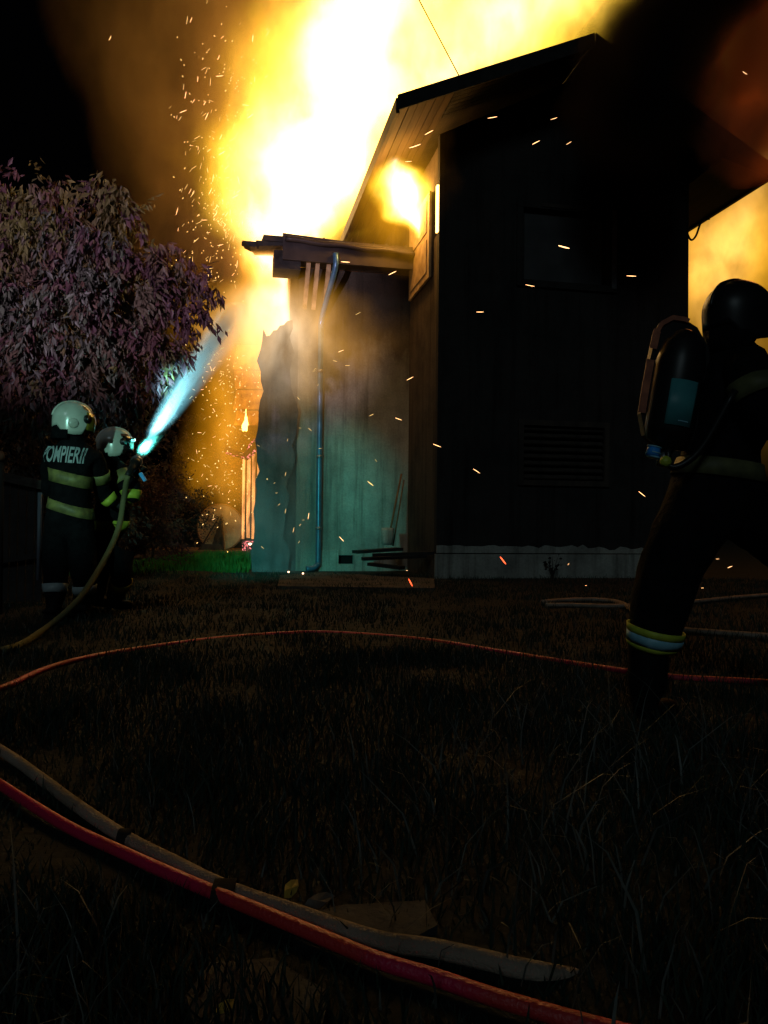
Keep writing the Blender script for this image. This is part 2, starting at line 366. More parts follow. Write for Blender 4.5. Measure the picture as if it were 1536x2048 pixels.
# extension
EV, EU = 2.0, -2.08
mb = MB(); wall(mb, 'u', EV, EV+.15, EU, -.003, 0, 5.52, [(-1.3, -1.02, .13, .29)]); ew = mb.build('extension_wall', M['plaster'], house)
MB().box((-1.3, EV+.1, .13), (-1.02, EV+.12, .29)).build('vent_dark_sheet', M['hole'], ew)  # black sheet stands in for the dark inside the vent opening
mb = MB(); wall(mb, 'v', EU-.15, EU-.003, EV, 6.5, 0, 5.52, []); mb.build('extension_wall', M['burnt_plaster'], house)
MB().box((-1.66, EV-.035, .0), (-.31, EV-.003, .125)).box((-1.66, EV-.035, .125), (-1.3, EV-.003, .385)).box((-1.02, EV-.035, .125), (-.31, EV-.003, .385)).build('plinth', M['plinth'], ew)
# burnt left pier with plaster broken away in ragged lines
def rag_edge(x, z0, z1, n, amp, seed):
    return [(x+amp*mnoise.noise(Vector((seed, i*.45, 0)))+amp*.35*random.uniform(-1, 1), z0+(z1-z0)*i/n) for i in range(n+1)]
left = [(x-.05*(z < 1.3)+.07*(z > 3.2), z) for x, z in rag_edge(-2.8, 0, 4.3, 24, .1, 4.2)]
top = [(-2.66, 4.18), (-2.6, 4.2), (-2.54, 4.29), (-2.48, 4.3), (-2.43, 4.38), (-2.36, 4.4), (-2.3, 4.47)]
right = [(x+.09*math.exp(-((z-2.6)/.5)**2)-.1*math.exp(-((z-.9)/.5)**2), z) for x, z in rag_edge(-2.2, 0, 4.5, 30, .09, 2.6)][::-1]
MB().prism([(x, 1.8, z) for x, z in left+top+right], (0, .16, 0)).build('burnt_pier', M['burnt_plaster'], house)
MB().prism([(x, 2.0, z) for x, z in ((-2.36, .2), (-2.085, .2), (-2.085, 4.4), (-2.3, 4.3))], (0, .1, 0)).build('slit_shade_panel', M['char'], house)  # dark panel stands in for the shade in the slit beside the pier
# extension roof, its fascia, burnt boards, gutter
ER = MB().prism([(-2.75, 1.45, 5.76), (-2.75, 6.6, 7.0), (-2.75, 6.6, 7.1), (-2.75, 1.45, 5.86)], (2.74, 0, 0)).build('extension_roof', M['roof'], house)
MB().prism([(-2.42, 1.4, 5.44), (-.01, 1.4, 5.44), (-.01, 1.4, 5.78), (-2.42, 1.4, 5.9)], (0, .045, 0)).build('fascia_board', M['gutter'], ER)
MB().box((-2.56, 1.47, 5.3), (-2.1, 2.0, 5.62)).build('eave_box', M['char'], ER)
MB().box((-2.1, 1.45, 5.53), (-.01, 2.0, 5.56)).build('soffit', M['wood_dark'], ER)
for k in range(9):
    v0 = 1.46+k*.2; L = random.uniform(.1, .42)
    MB().prism([(-2.76-L*.6, v0, 5.70+.24*(v0-1.45)-random.uniform(0, .05)), (-2.4, v0, 5.70+.24*(v0-1.45)), (-2.4, v0, 5.752+.24*(v0-1.45)), (-2.76-L, v0, 5.752+.24*(v0-1.45))], (0, .19, 0)).build('burnt_roof_board', M['char'], ER)
gp = [Vector((-2.38+2.3*i/20, 1.345, 5.78-.09*i/20+.012*math.sin(i*.9))) for i in range(21)]
MB().tube(gp, .05, 8).build('gutter', M['gutter'], ER, True)
for u in (-1.98, -1.82, -1.62): MB().bar((u, EV-.06, 4.75), (u+.03, 1.55, 5.5), .07, .06).build('eave_bracket', M['sash'], ER)
# rubble crust on the extension roof's edge
for k in range(12):
    b = MB(); x = -2.3+k*.19+random.uniform(-.05, .05); s = random.uniform(.02, .06)
    b.add([(x-s, 1.42, 5.8+.0), (x+s, 1.42, 5.79), (x+s*.7, 1.55, 5.83), (x-s*.8, 1.55, 5.84), (x+random.uniform(-.02, .02), 1.47, 5.86+s)], [(0, 1, 4), (1, 2, 4), (2, 3, 4), (3, 0, 4), (0, 3, 2, 1)])
    b.build('roof_debris', M['char'], ER)
# downpipe
pp = catmull([(-1.5, 1.36, 5.6), (-1.5, 1.37, 5.35), (-1.6, 1.7, 4.9), (-1.67, 1.9, 4.55), (-1.68, 1.91, 4.2), (-1.68, 1.91, 2.4), (-1.68, 1.91, .3), (-1.69, 1.9, .14), (-1.76, 1.86, .07), (-1.9, 1.82, .05)], 5)
dp = MB().tube(pp, .05, 12).build('downpipe', M['pipe'], house, True)
for z in (3.6, 2.05, .75):
    MB().tube([(-1.68, 1.91, z), (-1.68, 1.91, z+.05)], .06, 12).build('pipe_bracket', M['metal'], dp, True)
# power cable to the roof
wp = [HW(1.15, 1.2, 8.12), at(925, 165, 13.6), at(838, 0, 12.6), at(770, -130, 11.6), at(640, -420, 9.5)]
c_ = MB().tube(catmull(wp[1:], 8), .011, 5).build('power_cable', M['black_plastic']); recenter(c_); tag(c_, 'thin dark cable rising from the roof edge into the flames', 'cable')
dg = MB().tube(catmull([HW(4.5, .1, 6.05), HW(4.62, .15, 5.92), HW(4.72, .15, 6.0), HW(4.8, .1, 6.25), HW(4.95, .1, 6.3)], 6), .018, 6).build('dangling_cable', M['char'])
recenter(dg); tag(dg, 'short charred cable drooping under the right eave', 'cable')

# ------------------------------------------------------------------ fire: emissive volumes, their wide soft halos standing in for firelit smoke
def curve_volume(name, stops, gain, color, n=4.0, warp=.6, wscale=.7, mod=(.25, 1.6), mscale=1.1, pad=.25, step=.5, squash=(1, 1), core=1.0, scatter=None, mspan=(.34, .66)):
    """stops: (x, y, z, R, A) up the plume's axis. Brightness falls to nothing at radius R."""
    zs = [s[2] for s in stops]; z0, z1 = zs[0], zs[-1]
    mnx, mxx = min(s[0] for s in stops), max(s[0] for s in stops)+1e-3; mny, mxy = min(s[1] for s in stops), max(s[1] for s in stops)+1e-3
    mR = max(s[3] for s in stops)
    m = bpy.data.materials.new(name); m.use_nodes = True; t = m.node_tree; t.nodes.clear(); N = t.nodes.new; Lk = t.links.new
    def math_(op, a, b=None, c=None, clamp=False):
        q = N('ShaderNodeMath'); q.operation = op; q.use_clamp = clamp
        for i, x in enumerate((a, b, c)):
            if x is None: continue
            if hasattr(x, 'links'): Lk(x, q.inputs[i])
            else: q.inputs[i].default_value = x
        return q.outputs[0]
    def vm(op, a, b):
        q = N('ShaderNodeVectorMath'); q.operation = op
        for i, x in enumerate((a, b)):
            if hasattr(x, 'links'): Lk(x, q.inputs[i])
            else: q.inputs[i].default_value = x
        return q.outputs[0]
    pos = N('ShaderNodeNewGeometry').outputs['Position']
    n1 = N('ShaderNodeTexNoise'); n1.inputs['Scale'].default_value = wscale; n1.inputs['Detail'].default_value = 4
    Lk(vm('MULTIPLY', pos, (1, 1, .6)), n1.inputs['Vector'])
    w = vm('MULTIPLY', vm('SUBTRACT', n1.outputs['Color'], (.5, .5, .5)), (warp*2, warp*2, warp*2))
    p = vm('ADD', pos, w)
    sp = N('ShaderNodeSeparateXYZ'); Lk(p, sp.inputs[0])
    h = math_('MULTIPLY_ADD', sp.outputs[2], 1/(z1-z0), -z0/(z1-z0), True)
    r = N('ShaderNodeValToRGB'); cr = r.color_ramp; cr.interpolation = 'LINEAR'
    mA = max(s[4] for s in stops)
    for i, (x, y, z, R, A) in enumerate(stops):
        e = cr.elements[i] if i < 2 and i < len(cr.elements) else cr.elements.new(0)
        if i < 2: e.position = (0, .0001)[i]
    while len(cr.elements) > 1: cr.elements.remove(cr.elements[-1])
    for i, (x, y, z, R, A) in enumerate(stops):
        e = cr.elements[0] if i == 0 else cr.elements.new((z-z0)/(z1-z0))
        if i == 0: e.position = 0
        e.color = ((x-mnx)/(mxx-mnx), (y-mny)/(mxy-mny), R/mR, A/mA)
    Lk(h, r.inputs[0])
    sc = N('ShaderNodeSeparateColor'); Lk(r.outputs[0], sc.inputs[0])
    dx = math_('SUBTRACT', sp.outputs[0], math_('MULTIPLY_ADD', sc.outputs[0], mxx-mnx, mnx))
    dy = math_('SUBTRACT', sp.outputs[1], math_('MULTIPLY_ADD', sc.outputs[1], mxy-mny, mny))
    if squash[0] != 1: dx = math_('DIVIDE', dx, squash[0])
    if squash[1] != 1: dy = math_('DIVIDE', dy, squash[1])
    d = math_('SQRT', math_('ADD', math_('MULTIPLY', dx, dx), math_('MULTIPLY', dy, dy)))
    q = math_('SUBTRACT', 1.0, math_('DIVIDE', d, math_('MAXIMUM', math_('MULTIPLY', sc.outputs[2], mR), .02)), None, True)
    I = math_('MULTIPLY', math_('POWER', q, n), math_('MULTIPLY', r.outputs[1], gain*mA))
    n2 = N('ShaderNodeTexNoise'); n2.inputs['Scale'].default_value = mscale; n2.inputs['Detail'].default_value = 5; n2.inputs['Roughness'].default_value = .6
    Lk(vm('MULTIPLY', p, (1, 1, .55)), n2.inputs['Vector'])
    mr = N('ShaderNodeMapRange'); mr.inputs[1].default_value = mspan[0]; mr.inputs[2].default_value = mspan[1]; mr.inputs[3].default_value = mod[0]; mr.inputs[4].default_value = mod[1]
    Lk(n2.outputs['Fac'], mr.inputs[0])
    val = math_('MULTIPLY', I, mr.outputs[0])
    out = N('ShaderNodeOutputMaterial')
    if scatter is None:
        e = N('ShaderNodeEmission'); Lk(val, e.inputs[1])
        mx = N('ShaderNodeMix'); mx.data_type = 'RGBA'; mx.inputs[6].default_value = (*color, 1); mx.inputs[7].default_value = (1, .85, .62, 1)
        Lk(math_('MULTIPLY', math_('POWER', q, 2.6), core), mx.inputs[0]); Lk(mx.outputs[2], e.inputs[0]); Lk(e.outputs[0], out.inputs['Volume'])
    else:
        e = N('ShaderNodeVolumePrincipled'); e.inputs['Color'].default_value = (*color, 1); e.inputs['Anisotropy'].default_value = scatter
        Lk(val, e.inputs['Density']); Lk(e.outputs[0], out.inputs['Volume'])
    try: m.cycles.volume_step_rate = step
    except Exception: pass
    # closed hull following the plume
    K = 20; b = MB(); vs, fs = [], []
    rows = []
    ext = [(*stops[0][:2], z0-pad*.6, stops[0][3]*.4)] + [(s[0], s[1], s[2], s[3]) for s in stops] + [(*stops[-1][:2], z1+pad*.6, stops[-1][3]*.4)]
    path = catmull([Vector(e_[:3]) for e_ in ext], 3); rr_ = [v.x for v in catmull([Vector((e_[3], 0, 0)) for e_ in ext], 3)]
    for i, (c, R) in enumerate(zip(path, rr_)):
        for j in range(K):
            an = 2*math.pi*j/K
            k = (max(R, .02)+pad*min(1, R*1.5))*(1+.1*mnoise.noise(Vector((math.cos(an)*1.5, math.sin(an)*1.5, c.z*.8))))
            vs.append((c.x+k*math.cos(an)*squash[0], c.y+k*math.sin(an)*squash[1], c.z))
    R_ = len(path)
    fs = [(i*K+j, i*K+(j+1) % K, (i+1)*K+(j+1) % K, (i+1)*K+j) for i in range(R_-1) for j in range(K)]
    fs += [tuple(range(K-1, -1, -1)), tuple((R_-1)*K+j for j in range(K))]
    b.add(vs, fs)
    return b, m
def fire(name, label, stops, gain, color=(1, .44, .02), **k):
    b, m = curve_volume(name, stops, gain, color, **k)
    o = b.build(name, m, None, True); recenter(o); return tag(o, label, 'flame')
FC = (1, .55, .012)
def S(px, py, d, R, A):
    p = at(px, py, d); return (p.x, p.y, p.z, R, A)
fire('roof_flame', 'huge white hot flame roaring up from the low extension roof',
     [S(560, 505, 16.5, 1.0, .25), S(580, 440, 16.8, 2.2, 1.1), S(625, 345, 17, 3.1, 1.25), S(675, 215, 17.2, 3.2, .9), S(710, 100, 17.5, 3.2, .75), S(760, -40, 17.8, 3.4, .4), S(880, -260, 18, 3.4, .0)],
     5.8, FC, n=2.3, warp=1.2, wscale=.8, mod=(.0, 1.8), mscale=1.15, mspan=(.36, .6), step=.16)
fire('roof_flame', 'wide yellow sheet of flame behind the main gable roof edge',
     [S(880, 260, 17, 1.2, .2), S(890, 160, 17.3, 2.6, 1), S(960, 70, 17.6, 3.0, .75), S(1080, -30, 18, 3.5, .7), S(1180, -200, 18.4, 3.4, 0)],
     1.7, FC, n=1.8, core=.55, warp=1.1, wscale=.9, mod=(.0, 1.9), mscale=1.25, mspan=(.36, .62), step=.16, squash=(1.35, 1))
fire('window_flame', 'ball of white flame bursting out under the left eave of the gable',
     [S(850, 470, 13.3, .25, .4), S(820, 432, 13.2, .5, .9), S(808, 395, 13.0, .72, 1), S(800, 360, 12.9, .55, .7), S(790, 325, 12.8, .25, .3)],
     34, FC, n=2.2, warp=.3, wscale=1.8, mod=(.2, 1.6), mscale=2.4, pad=.1, step=.4)
fire('eave_glow', 'orange halo volume added under the left eave round the window flame',
     [S(815, 540, 13.3, .5, .1), S(800, 470, 13.2, 1.1, .8), S(795, 390, 13.0, 1.35, 1), S(800, 320, 12.8, 1.1, .7), S(810, 250, 12.6, .7, .2)],
     .95, (1, .4, .012), n=1.5, core=0, warp=.35, wscale=1.4, mod=(.2, 1.6), mscale=1.6, pad=.1, step=.4)  # emissive halo added so soffit and side wall seem bathed in orange
fire('eave_flame_halo', 'bright flame and emissive halo beneath the burnt left corner of the extension roof',
     [S(560, 860, 13.7, 1.2, .005), S(560, 760, 13.5, 2.0, .05), S(560, 680, 13.6, 2.4, .13), S(550, 610, 14.2, 2.0, .16), S(560, 568, 14.7, 1.1, .3), S(540, 532, 14.7, .85, 1), S(512, 503, 14.7, .6, 1), S(500, 480, 14.7, .2, .3)],
     11, (1, .42, .006), n=2.3, warp=.4, wscale=1.4, mod=(.15, 1.7), mscale=1.8, pad=.15, step=.3)  # lower stops are emission standing in for smoke lit by the flame
fire('side_flame', 'yellow flame burning behind the right corner of the gable wall',
     [S(1500, 960, 17, 1.2, .0), S(1490, 850, 17, 1.6, .05), S(1470, 720, 17, 1.9, .2), S(1440, 600, 17, 2.1, .5), S(1425, 520, 17, 2.1, 1.1), S(1460, 450, 17.1, 2.0, .6), S(1500, 390, 17.2, 1.9, .35), S(1560, 280, 17.4, 1.8, .1), S(1640, 100, 17.5, 2.0, 0)],
     1.15, (1, .45, .006), n=1.8, core=.25, warp=.7, wscale=1.0, mod=(.0, 2.1), mscale=1.5, step=.2, squash=(1.2, 1))
fire('porch_glow_haze', 'dim emissive haze and flame over the burning porch posts',
     [S(470, 1060, 16.9, .5, .1), S(450, 960, 16.9, 1.2, .8), S(460, 880, 16.9, 1.2, .7), S(480, 780, 16.9, 1.3, .8), S(510, 690, 16.6, 1.5, .7), S(540, 620, 16, .9, .2)],
     1.4, (1, .38, .006), n=1.7, core=.05, warp=.35, wscale=1.1, mod=(.15, 1.6), mscale=1.5, step=.4)  # emission stands in for firelit haze around the porch flames
fl = (1, .43, .06)
lamp('fire_light', 'POINT', at(620, 330, 16.5), 170, fl, .9)
lamp('fire_light', 'POINT', at(900, 60, 17), 30, fl, .9)
lamp('fire_light', 'POINT', at(800, 395, 12.95), 130, fl, .25)
lamp('fire_light', 'POINT', at(535, 540, 14.7), 60, (1, .36, .035), .3)
lamp('fire_light', 'POINT', at(1650, 215, 13.95), 430, (1, .34, .07), .4)  # added off frame, apart from the flames, to brighten the brown smoke
lamp('fire_light', 'POINT', at(465, 930, 17.2), 30, fl, .3)

# ------------------------------------------------------------------ smoke
def lump(name, label, blobs, density, color, aniso=.0, vox=.22, seed=0, amp=.25):
    bm = bmesh.new()
    for c, r in blobs:
        bmesh.ops.create_icosphere(bm, subdivisions=2, radius=1, matrix=Matrix.Translation(c) @ Matrix.Diagonal((*(r if hasattr(r, '__len__') else (r, r, r)), 1)))
    me = bpy.data.meshes.new('tmp'); bm.to_mesh(me); bm.free()
    o = bpy.data.objects.new('tmp', me); COL.objects.link(o)
    md = o.modifiers.new('r', 'REMESH'); md.mode = 'VOXEL'; md.voxel_size = vox
    sm_ = o.modifiers.new('s', 'SMOOTH'); sm_.iterations = 4
    dg_ = bpy.context.evaluated_depsgraph_get(); me2 = bpy.data.meshes.new_from_object(o.evaluated_get(dg_))
    bpy.data.objects.remove(o); bpy.data.meshes.remove(me)
    for v in me2.vertices:
        n = mnoise.fractal(v.co*.9+Vector((seed, 0, 0)), 1.0, 2.0, 3); v.co += v.normal*amp*n
    m = bpy.data.materials.new(name); m.use_nodes = True; t = m.node_tree; t.nodes.clear()
    e = t.nodes.new('ShaderNodeVolumePrincipled'); e.inputs['Color'].default_value = (*color, 1); e.inputs['Density'].default_value = density; e.inputs['Anisotropy'].default_value = aniso
    out = t.nodes.new('ShaderNodeOutputMaterial'); t.links.new(e.outputs[0], out.inputs['Volume'])
    me2.materials.clear(); me2.materials.append(m); me2.shade_smooth()
    o = link(name, me2); recenter(o); return tag(o, label, kind='stuff')
def soft_smoke(label, stops, gain, color, **k):
    b, m = curve_volume('smoke', stops, gain, color, scatter=.1, **k)
    o = b.build('smoke', m, None, True); recenter(o); return tag(o, label, kind='stuff')
soft_smoke('thin smoke glowing round the flames left of the house',
     [S(560, 1120, 16.2, 1.2, .3), S(540, 1000, 16.2, 2.0, .8), S(555, 800, 16.2, 2.4, 1), S(540, 600, 16.3, 3.0, 1), S(525, 400, 16.5, 3.4, 1), S(530, 200, 16.8, 4.2, 1), S(560, 0, 17, 5.6, 1), S(600, -250, 17, 5.6, .2)],
     .17, (.85, .5, .2), n=1.0, warp=.9, wscale=.5, mod=(.0, 2.1), mscale=.6, mspan=(.38, .64), step=.4)
soft_smoke('pale smoke and spray veiling the foot of the burnt pier',
     [S(575, 1150, 13.3, .5, .6), S(570, 1060, 13.3, .9, 1), S(575, 950, 13.3, .9, .6), S(590, 850, 13.4, .8, .15)],
     .8, (.75, .88, 1), n=1.0, warp=.4, wscale=1.2, mod=(.1, 1.7), mscale=1.5, step=.4)
soft_smoke('black smoke rolling over the gable ridge',
     [S(1270, 330, 10.9, .7, .25), S(1265, 230, 10.9, 1.15, .8), S(1275, 130, 11, 1.1, 1), S(1335, 50, 11.1, 1.05, 1), S(1410, -40, 11.2, 1.15, 1), S(1530, -140, 11.3, 1.2, .3)],
     7, (.05, .035, .03), n=.9, warp=.5, wscale=1.1, mod=(.25, 1.5), mscale=1.3, step=.3, pad=.15)
soft_smoke('brown smoke lit by the fire beyond the right eave',
     [S(1500, 345, 11.6, .4, .3), S(1490, 275, 12.0, .8, .8), S(1465, 185, 12.8, 1.3, 1), S(1480, 85, 13.2, 1.5, 1), S(1520, -40, 13.4, 1.7, .9), S(1560, -160, 13.4, 1.6, .3)],
     5, (.9, .34, .18), n=.8, warp=.5, wscale=1.3, mod=(.0, 1.7), mscale=1.5, step=.25)
# ------------------------------------------------------------------ porch left of the house
PY = 17.0
def W3(px, py, d): return at(px, py, d)
deck = thing('porch_deck', 'low wooden porch deck glowing orange along its front edge', 'deck', gnd(400, 1118))
def world_parts(root):
    return root.location.copy()
def rel(root, pts): return [Vector(p)-root.location for p in pts]
z_d = at(400, 1101, PY).z
xl, xr = at(262, 1100, PY).x, at(535, 1100, PY).x
dl = deck.location
for k in range(9):
    y0 = PY+k*.22; mb = MB().box((xl-dl.x+random.uniform(-.08, .08), y0-dl.y, z_d-.04), (xr-dl.x+random.uniform(-.05, .1), y0+.205-dl.y, z_d+random.uniform(-.006, .006)))
    mb.build('deck_board', M['deck'], deck)
MB().box((xl-dl.x, PY+.02-dl.y, z_d-.17), (xr-dl.x, PY+.06-dl.y, z_d-.042)).build('edge_board', M['deck'], deck)
for x in np.linspace(xl+.1, xr-.1, 5):
    MB().box((x-.05-dl.x, PY+.1-dl.y, 0), (x+.05-dl.x, PY+.2-dl.y, z_d-.045)).build('support_post', M['char'], deck)
porch = thing('burning_porch', 'burning porch frame of glowing upright posts under a charred sloping rail', 'porch', W3(500, 1095, PY+.25))
pl = porch.location
def PB(name, a, b, w, t, m, parent=porch):
    a, b = Vector(a)-pl, Vector(b)-pl; return MB().bar(a, b, w, t, (0, 1, 0)).build(name, m, parent)
for px, t0, t1, w in ((487, 905, 1078, .05), (497, 893, 1076, .07), (507, 886, 1078, .06), (517, 880, 1072, .05), (524, 872, 935, .045)):
    PB('post', W3(px-1, t1, PY+.25), W3(px+1, t0, PY+.25), w, .06, M['ember'])
PB('charred_rail', W3(489, 916, PY+.15), W3(531, 868, PY+.15), .16, .1, M['char'])
PB('charred_rail', W3(450, 898, PY+.2), W3(492, 914, PY+.2), .13, .08, M['char'])
PB('ember_strip', W3(452, 906, PY+.1), W3(490, 917, PY+.1), .045, .04, M['ember_pink'])
PB('ember_strip', W3(494, 897, PY+.1), W3(526, 864, PY+.1), .05, .04, M['ember_pink'])
PB('ember_strip', W3(495, 917, PY+.1), W3(520, 893, PY+.1), .07, .04, M['ember_pink'])
PB('burnt_foot', W3(502, 1082, PY+.2), W3(502, 1112, PY+.2), .34, .25, M['ember_pink'])
# scorched board wall above it
bw = thing('board_wall', 'scorched panel of wide horizontal boards glowing orange above the porch', 'board panel', W3(500, 830, PY+.9))
bl = bw.location
for k, (y0, y1) in enumerate(((690, 738), (741, 777), (780, 818), (821, 850))):
    a, b, c, d = (W3(x, y, PY+.9)-bl for x, y in ((468+random.randint(-3, 4), y1), (531, y1), (532, y0+1), (470+random.randint(-3, 4), y0)))
    MB().prism([a, b, c, d], (0, .05, 0)).build('board', M['panel'], bw)
for px in (472, 528): MB().bar(W3(px, 850, PY+1.0)-bl, W3(px, 690, PY+1.0)-bl, .06, .06, (0, 1, 0)).build('stud', M['char'], bw)
# round tabletop standing on edge with charred boards against it
tc = W3(440, 1078, PY+.5); rt = thing('round_tabletop', 'round pale tabletop standing on its edge on the porch deck', 'table top', (tc.x, tc.y, z_d+.004))
R_ = .52; czz = R_*.98
ring = [Vector((R_*math.cos(a), 0, czz+R_*math.sin(a))) for a in np.linspace(0, 2*math.pi, 41)[:-1]]
MB().prism(ring, (0, .035, 0)).build('disc', M['disc'], rt)
MB().tube([Vector((R_*1.0*math.cos(a), .017, czz+R_*1.0*math.sin(a))) for a in np.linspace(0, 2*math.pi, 49)], .024, 6).build('rim', M['deck'], rt)
cp = thing('charred_chair_frame', 'broken dark pointed frame leaning on the round tabletop', 'broken chair', (tc.x-.1, tc.y-.16, z_d+.004))
MB().prism([(-.05, 0, .1), (.2, 0, .1), (.13, .12, .82)], (0, .03, 0)).build('back_panel', M['char'], cp)
MB().bar((-.3, -.05, .02), (.09, .1, .76), .035, .03).build('leg', M['char'], cp)
MB().bar((.22, -.05, .02), (.14, .1, .7), .035, .03).build('leg', M['char'], cp)
MB().prism([(-.36, -.05, .0), (.24, -.05, .0), (.16, -.05, .13), (-.24, -.05, .13)], (0, .12, 0)).build('seat', M['wood_dark'], cp)
# small flames: teardrop bodies
def teardrop(p, w, h, lab, lean=0.0, m='flame_s'):
    b = MB()
    for k in range(3):
        hh = h*(1, .55, .4)[k]; ww = w*(1, .7, .6)[k]; ox = (0, .9, -1.0)[k]*w; ph = random.uniform(0, 6)
        path = [Vector((ox*(1-t*.6)+lean*t*t*hh+.35*w*math.sin(t*6+ph), .3*w*math.sin(t*5+ph*2), hh*t)) for t in np.linspace(0, 1, 11)]
        b.tube(path, [ww*x*random.uniform(.75, 1.25) for x in (.4, .75, .9, .95, .8, .62, .5, .36, .24, .13, .02)], 7)
    o = b.build('small_flame', M[m], None, True); o.location = p; return tag(o, lab, 'flame', 'small flames among the embers')
teardrop(W3(489, 862, PY-.05), .055, .5, 'narrow upright flame above the charred porch rail', .1)
teardrop(W3(570, 900, 13.85), .03, .3, 'small bright flame on the cracked edge of the wall pier')
teardrop(gnd(455, 1127), .06, .26, 'little flame burning on the grass in front of the porch')
teardrop(W3(573, 720, 13.85), .02, .28, 'thin flame tongue high on the cracked pier')
for (px, py), lab in (((534, 1076), 'white hot ember glowing at the foot of the porch posts'), ((391, 1122), 'bright ember lying at the edge of the lit grass'), ((577, 1144), 'small ember on the path left of the downpipe foot'), ((606, 1147), 'ember just right of centre on the path by the downpipe'), ((545, 1130), 'ember lying at the right end of the lit grass'), ((500, 1088), 'dull ember under the glowing posts')):
    e = bmesh.new(); bmesh.ops.create_icosphere(e, subdivisions=1, radius=.045 if py < 1125 else .02)
    for v in e.verts: v.co *= random.uniform(.7, 1.2); v.co.z *= .7
    me = bpy.data.meshes.new('ember'); e.to_mesh(me); e.free(); me.materials.append(M['ember_dot'])
    o = link('ember', me); o.location = (gnd(px, py, .05) if py > 1115 else W3(px, py, PY-.3)); tag(o, lab, 'ember', 'embers on the ground')
# burning strip under the deck's front
MB_ = MB(); MB_.tube([gnd(424, 1117, .06), gnd(440, 1116, .07), gnd(460, 1117, .06)], .05, 6); o = MB_.build('charred_log', M['ember_pink']); recenter(o); tag(o, 'charred log with a pink ember crust below the deck edge', 'log')

# ------------------------------------------------------------------ things along the wall foot
def leaning(name, lab, cat, a, b, r, m, extra=None):
    t = thing(name, lab, cat, a); b = Vector(b)-Vector(a)
    MB().tube([Vector((0, 0, 0)), b*.5, b], r, 7).build('handle', m, t, True)
    if extra: extra(t, b)
    return t
def blade(t, b):
    # spade blade: dished plate
    vs, fs = [], []
    for i in range(7):
        for j in range(6):
            x = (i/6-.5)*.22*(1-.25*(1-j/5)**2); z = j/5*.3; vs.append((x, -.03-.04*(1-(2*i/6-1)**2)+z*.18, z))
    fs = [(j+i*6, j+i*6+6, j+i*6+7, j+i*6+1) for i in range(6) for j in range(5)]
    o = MB().add(vs, fs).build('blade', M['plinth'], t, True); md = o.modifiers.new('s', 'SOLIDIFY'); md.thickness = .006
leaning('shovel', 'shovel with pale blade leaning on the lit wall beside the gable corner', 'shovel', at(775, 1090, 13.4), at(803, 948, 13.95), .018, M['deck'], blade)
leaning('rake_handle', 'second thin tool handle leaning beside the shovel', 'tool', at(786, 1092, 13.5), at(808, 960, 13.95), .014, M['deck'])
for i, (a, b, w, lab) in enumerate((((710, 1104, 12.9), (800, 1098, 13.2), .3, 'charred plank lying topmost on the debris heap by the wall vent'),
        ((725, 1118, 12.7), (850, 1112, 12.9), .25, 'broad charred plank at the bottom of the debris heap beside the plinth'),
        ((745, 1110, 12.4), (868, 1106, 12.5), .12, 'narrow charred plank reaching from the debris heap to the plinth corner'),
        ((740, 1128, 12.6), (805, 1136, 12.3), .18, 'short charred plank tipped to the ground in front of the debris heap'))):
    pa, pb = at(*a), at(*b); o = MB().bar(pa, pb, w, .05).build('charred_plank', M['char']); recenter(o); tag(o, lab, 'plank', 'debris heap at the wall foot')
def rock(p, s, lab, name='rubble_stone', m='char', seed=0):
    e = bmesh.new(); bmesh.ops.create_icosphere(e, subdivisions=2, radius=1)
    for v in e.verts:
        k = 1+.35*mnoise.noise(v.co*1.6+Vector((seed*7.3, 0, 0))); v.co = Vector((v.co.x*s[0]*k, v.co.y*s[1]*k, max(v.co.z, -.5)*s[2]*k))
    me = bpy.data.meshes.new(name); e.to_mesh(me); e.free(); me.materials.append(M[m]); o = link(name, me); o.location = p; recenter(o); return tag(o, lab, 'stone', 'rubble along the house foot')
rock(at(768, 1108, 12.8), (.38, .3, .28), 'largest dark lump of rubble heaped before the shovel', seed=1)
rock(gnd(900, 1156, .05), (.27, .12, .07), 'long flat dark stone at the plinth left end', seed=2)
rock(gnd(967, 1154, .06), (.15, .12, .09), 'square dark stone near the plinth left end', seed=3)
rock(gnd(585, 1142, .05), (.2, .14, .09), 'dark stone beside the foot of the downpipe', seed=4)
rock(gnd(690, 1150, .03), (.1, .08, .06), 'small stone under the wall vent', seed=5)
rock(gnd(1150, 1165, .04), (.16, .12, .08), 'dark stone right of the weed at the plinth', seed=6)
for k in range(16):
    px = random.uniform(880, 1340); rock(gnd(px, random.uniform(1164, 1200), .015), (random.uniform(.02, .07),)*2+(random.uniform(.02, .04),), 'small dark clod of rubble on the ground below the gable plinth', seed=20+k)
weed = thing('weed', 'dark weed growing against the pale plinth', 'weed', gnd(1105, 1158))
b = MB(); lf = MB()
for k in range(7):
    an = random.uniform(0, 6.28); L = random.uniform(.2, .42); tip = Vector((.12*math.cos(an), .06*math.sin(an), L))
    b.tube([Vector((0, 0, 0)), tip*.5+Vector((0, 0, .04)), tip], [.006, .005, .002], 4)
    for q in range(6):
        c = tip*random.uniform(.35, 1)+Vector((random.uniform(-.03, .03), 0, 0)); d_ = Vector((random.uniform(-1, 1), random.uniform(-.5, .5), random.uniform(-.4, .4)))*.07; s_ = Vector((-d_.z, .01, d_.x))*.35
        lf.add([c, c+d_*.5+s_, c+d_, c+d_*.5-s_], [(0, 1, 2, 3)])
b.build('stem', M['char'], weed); lf.build('leaves', M['char'], weed)

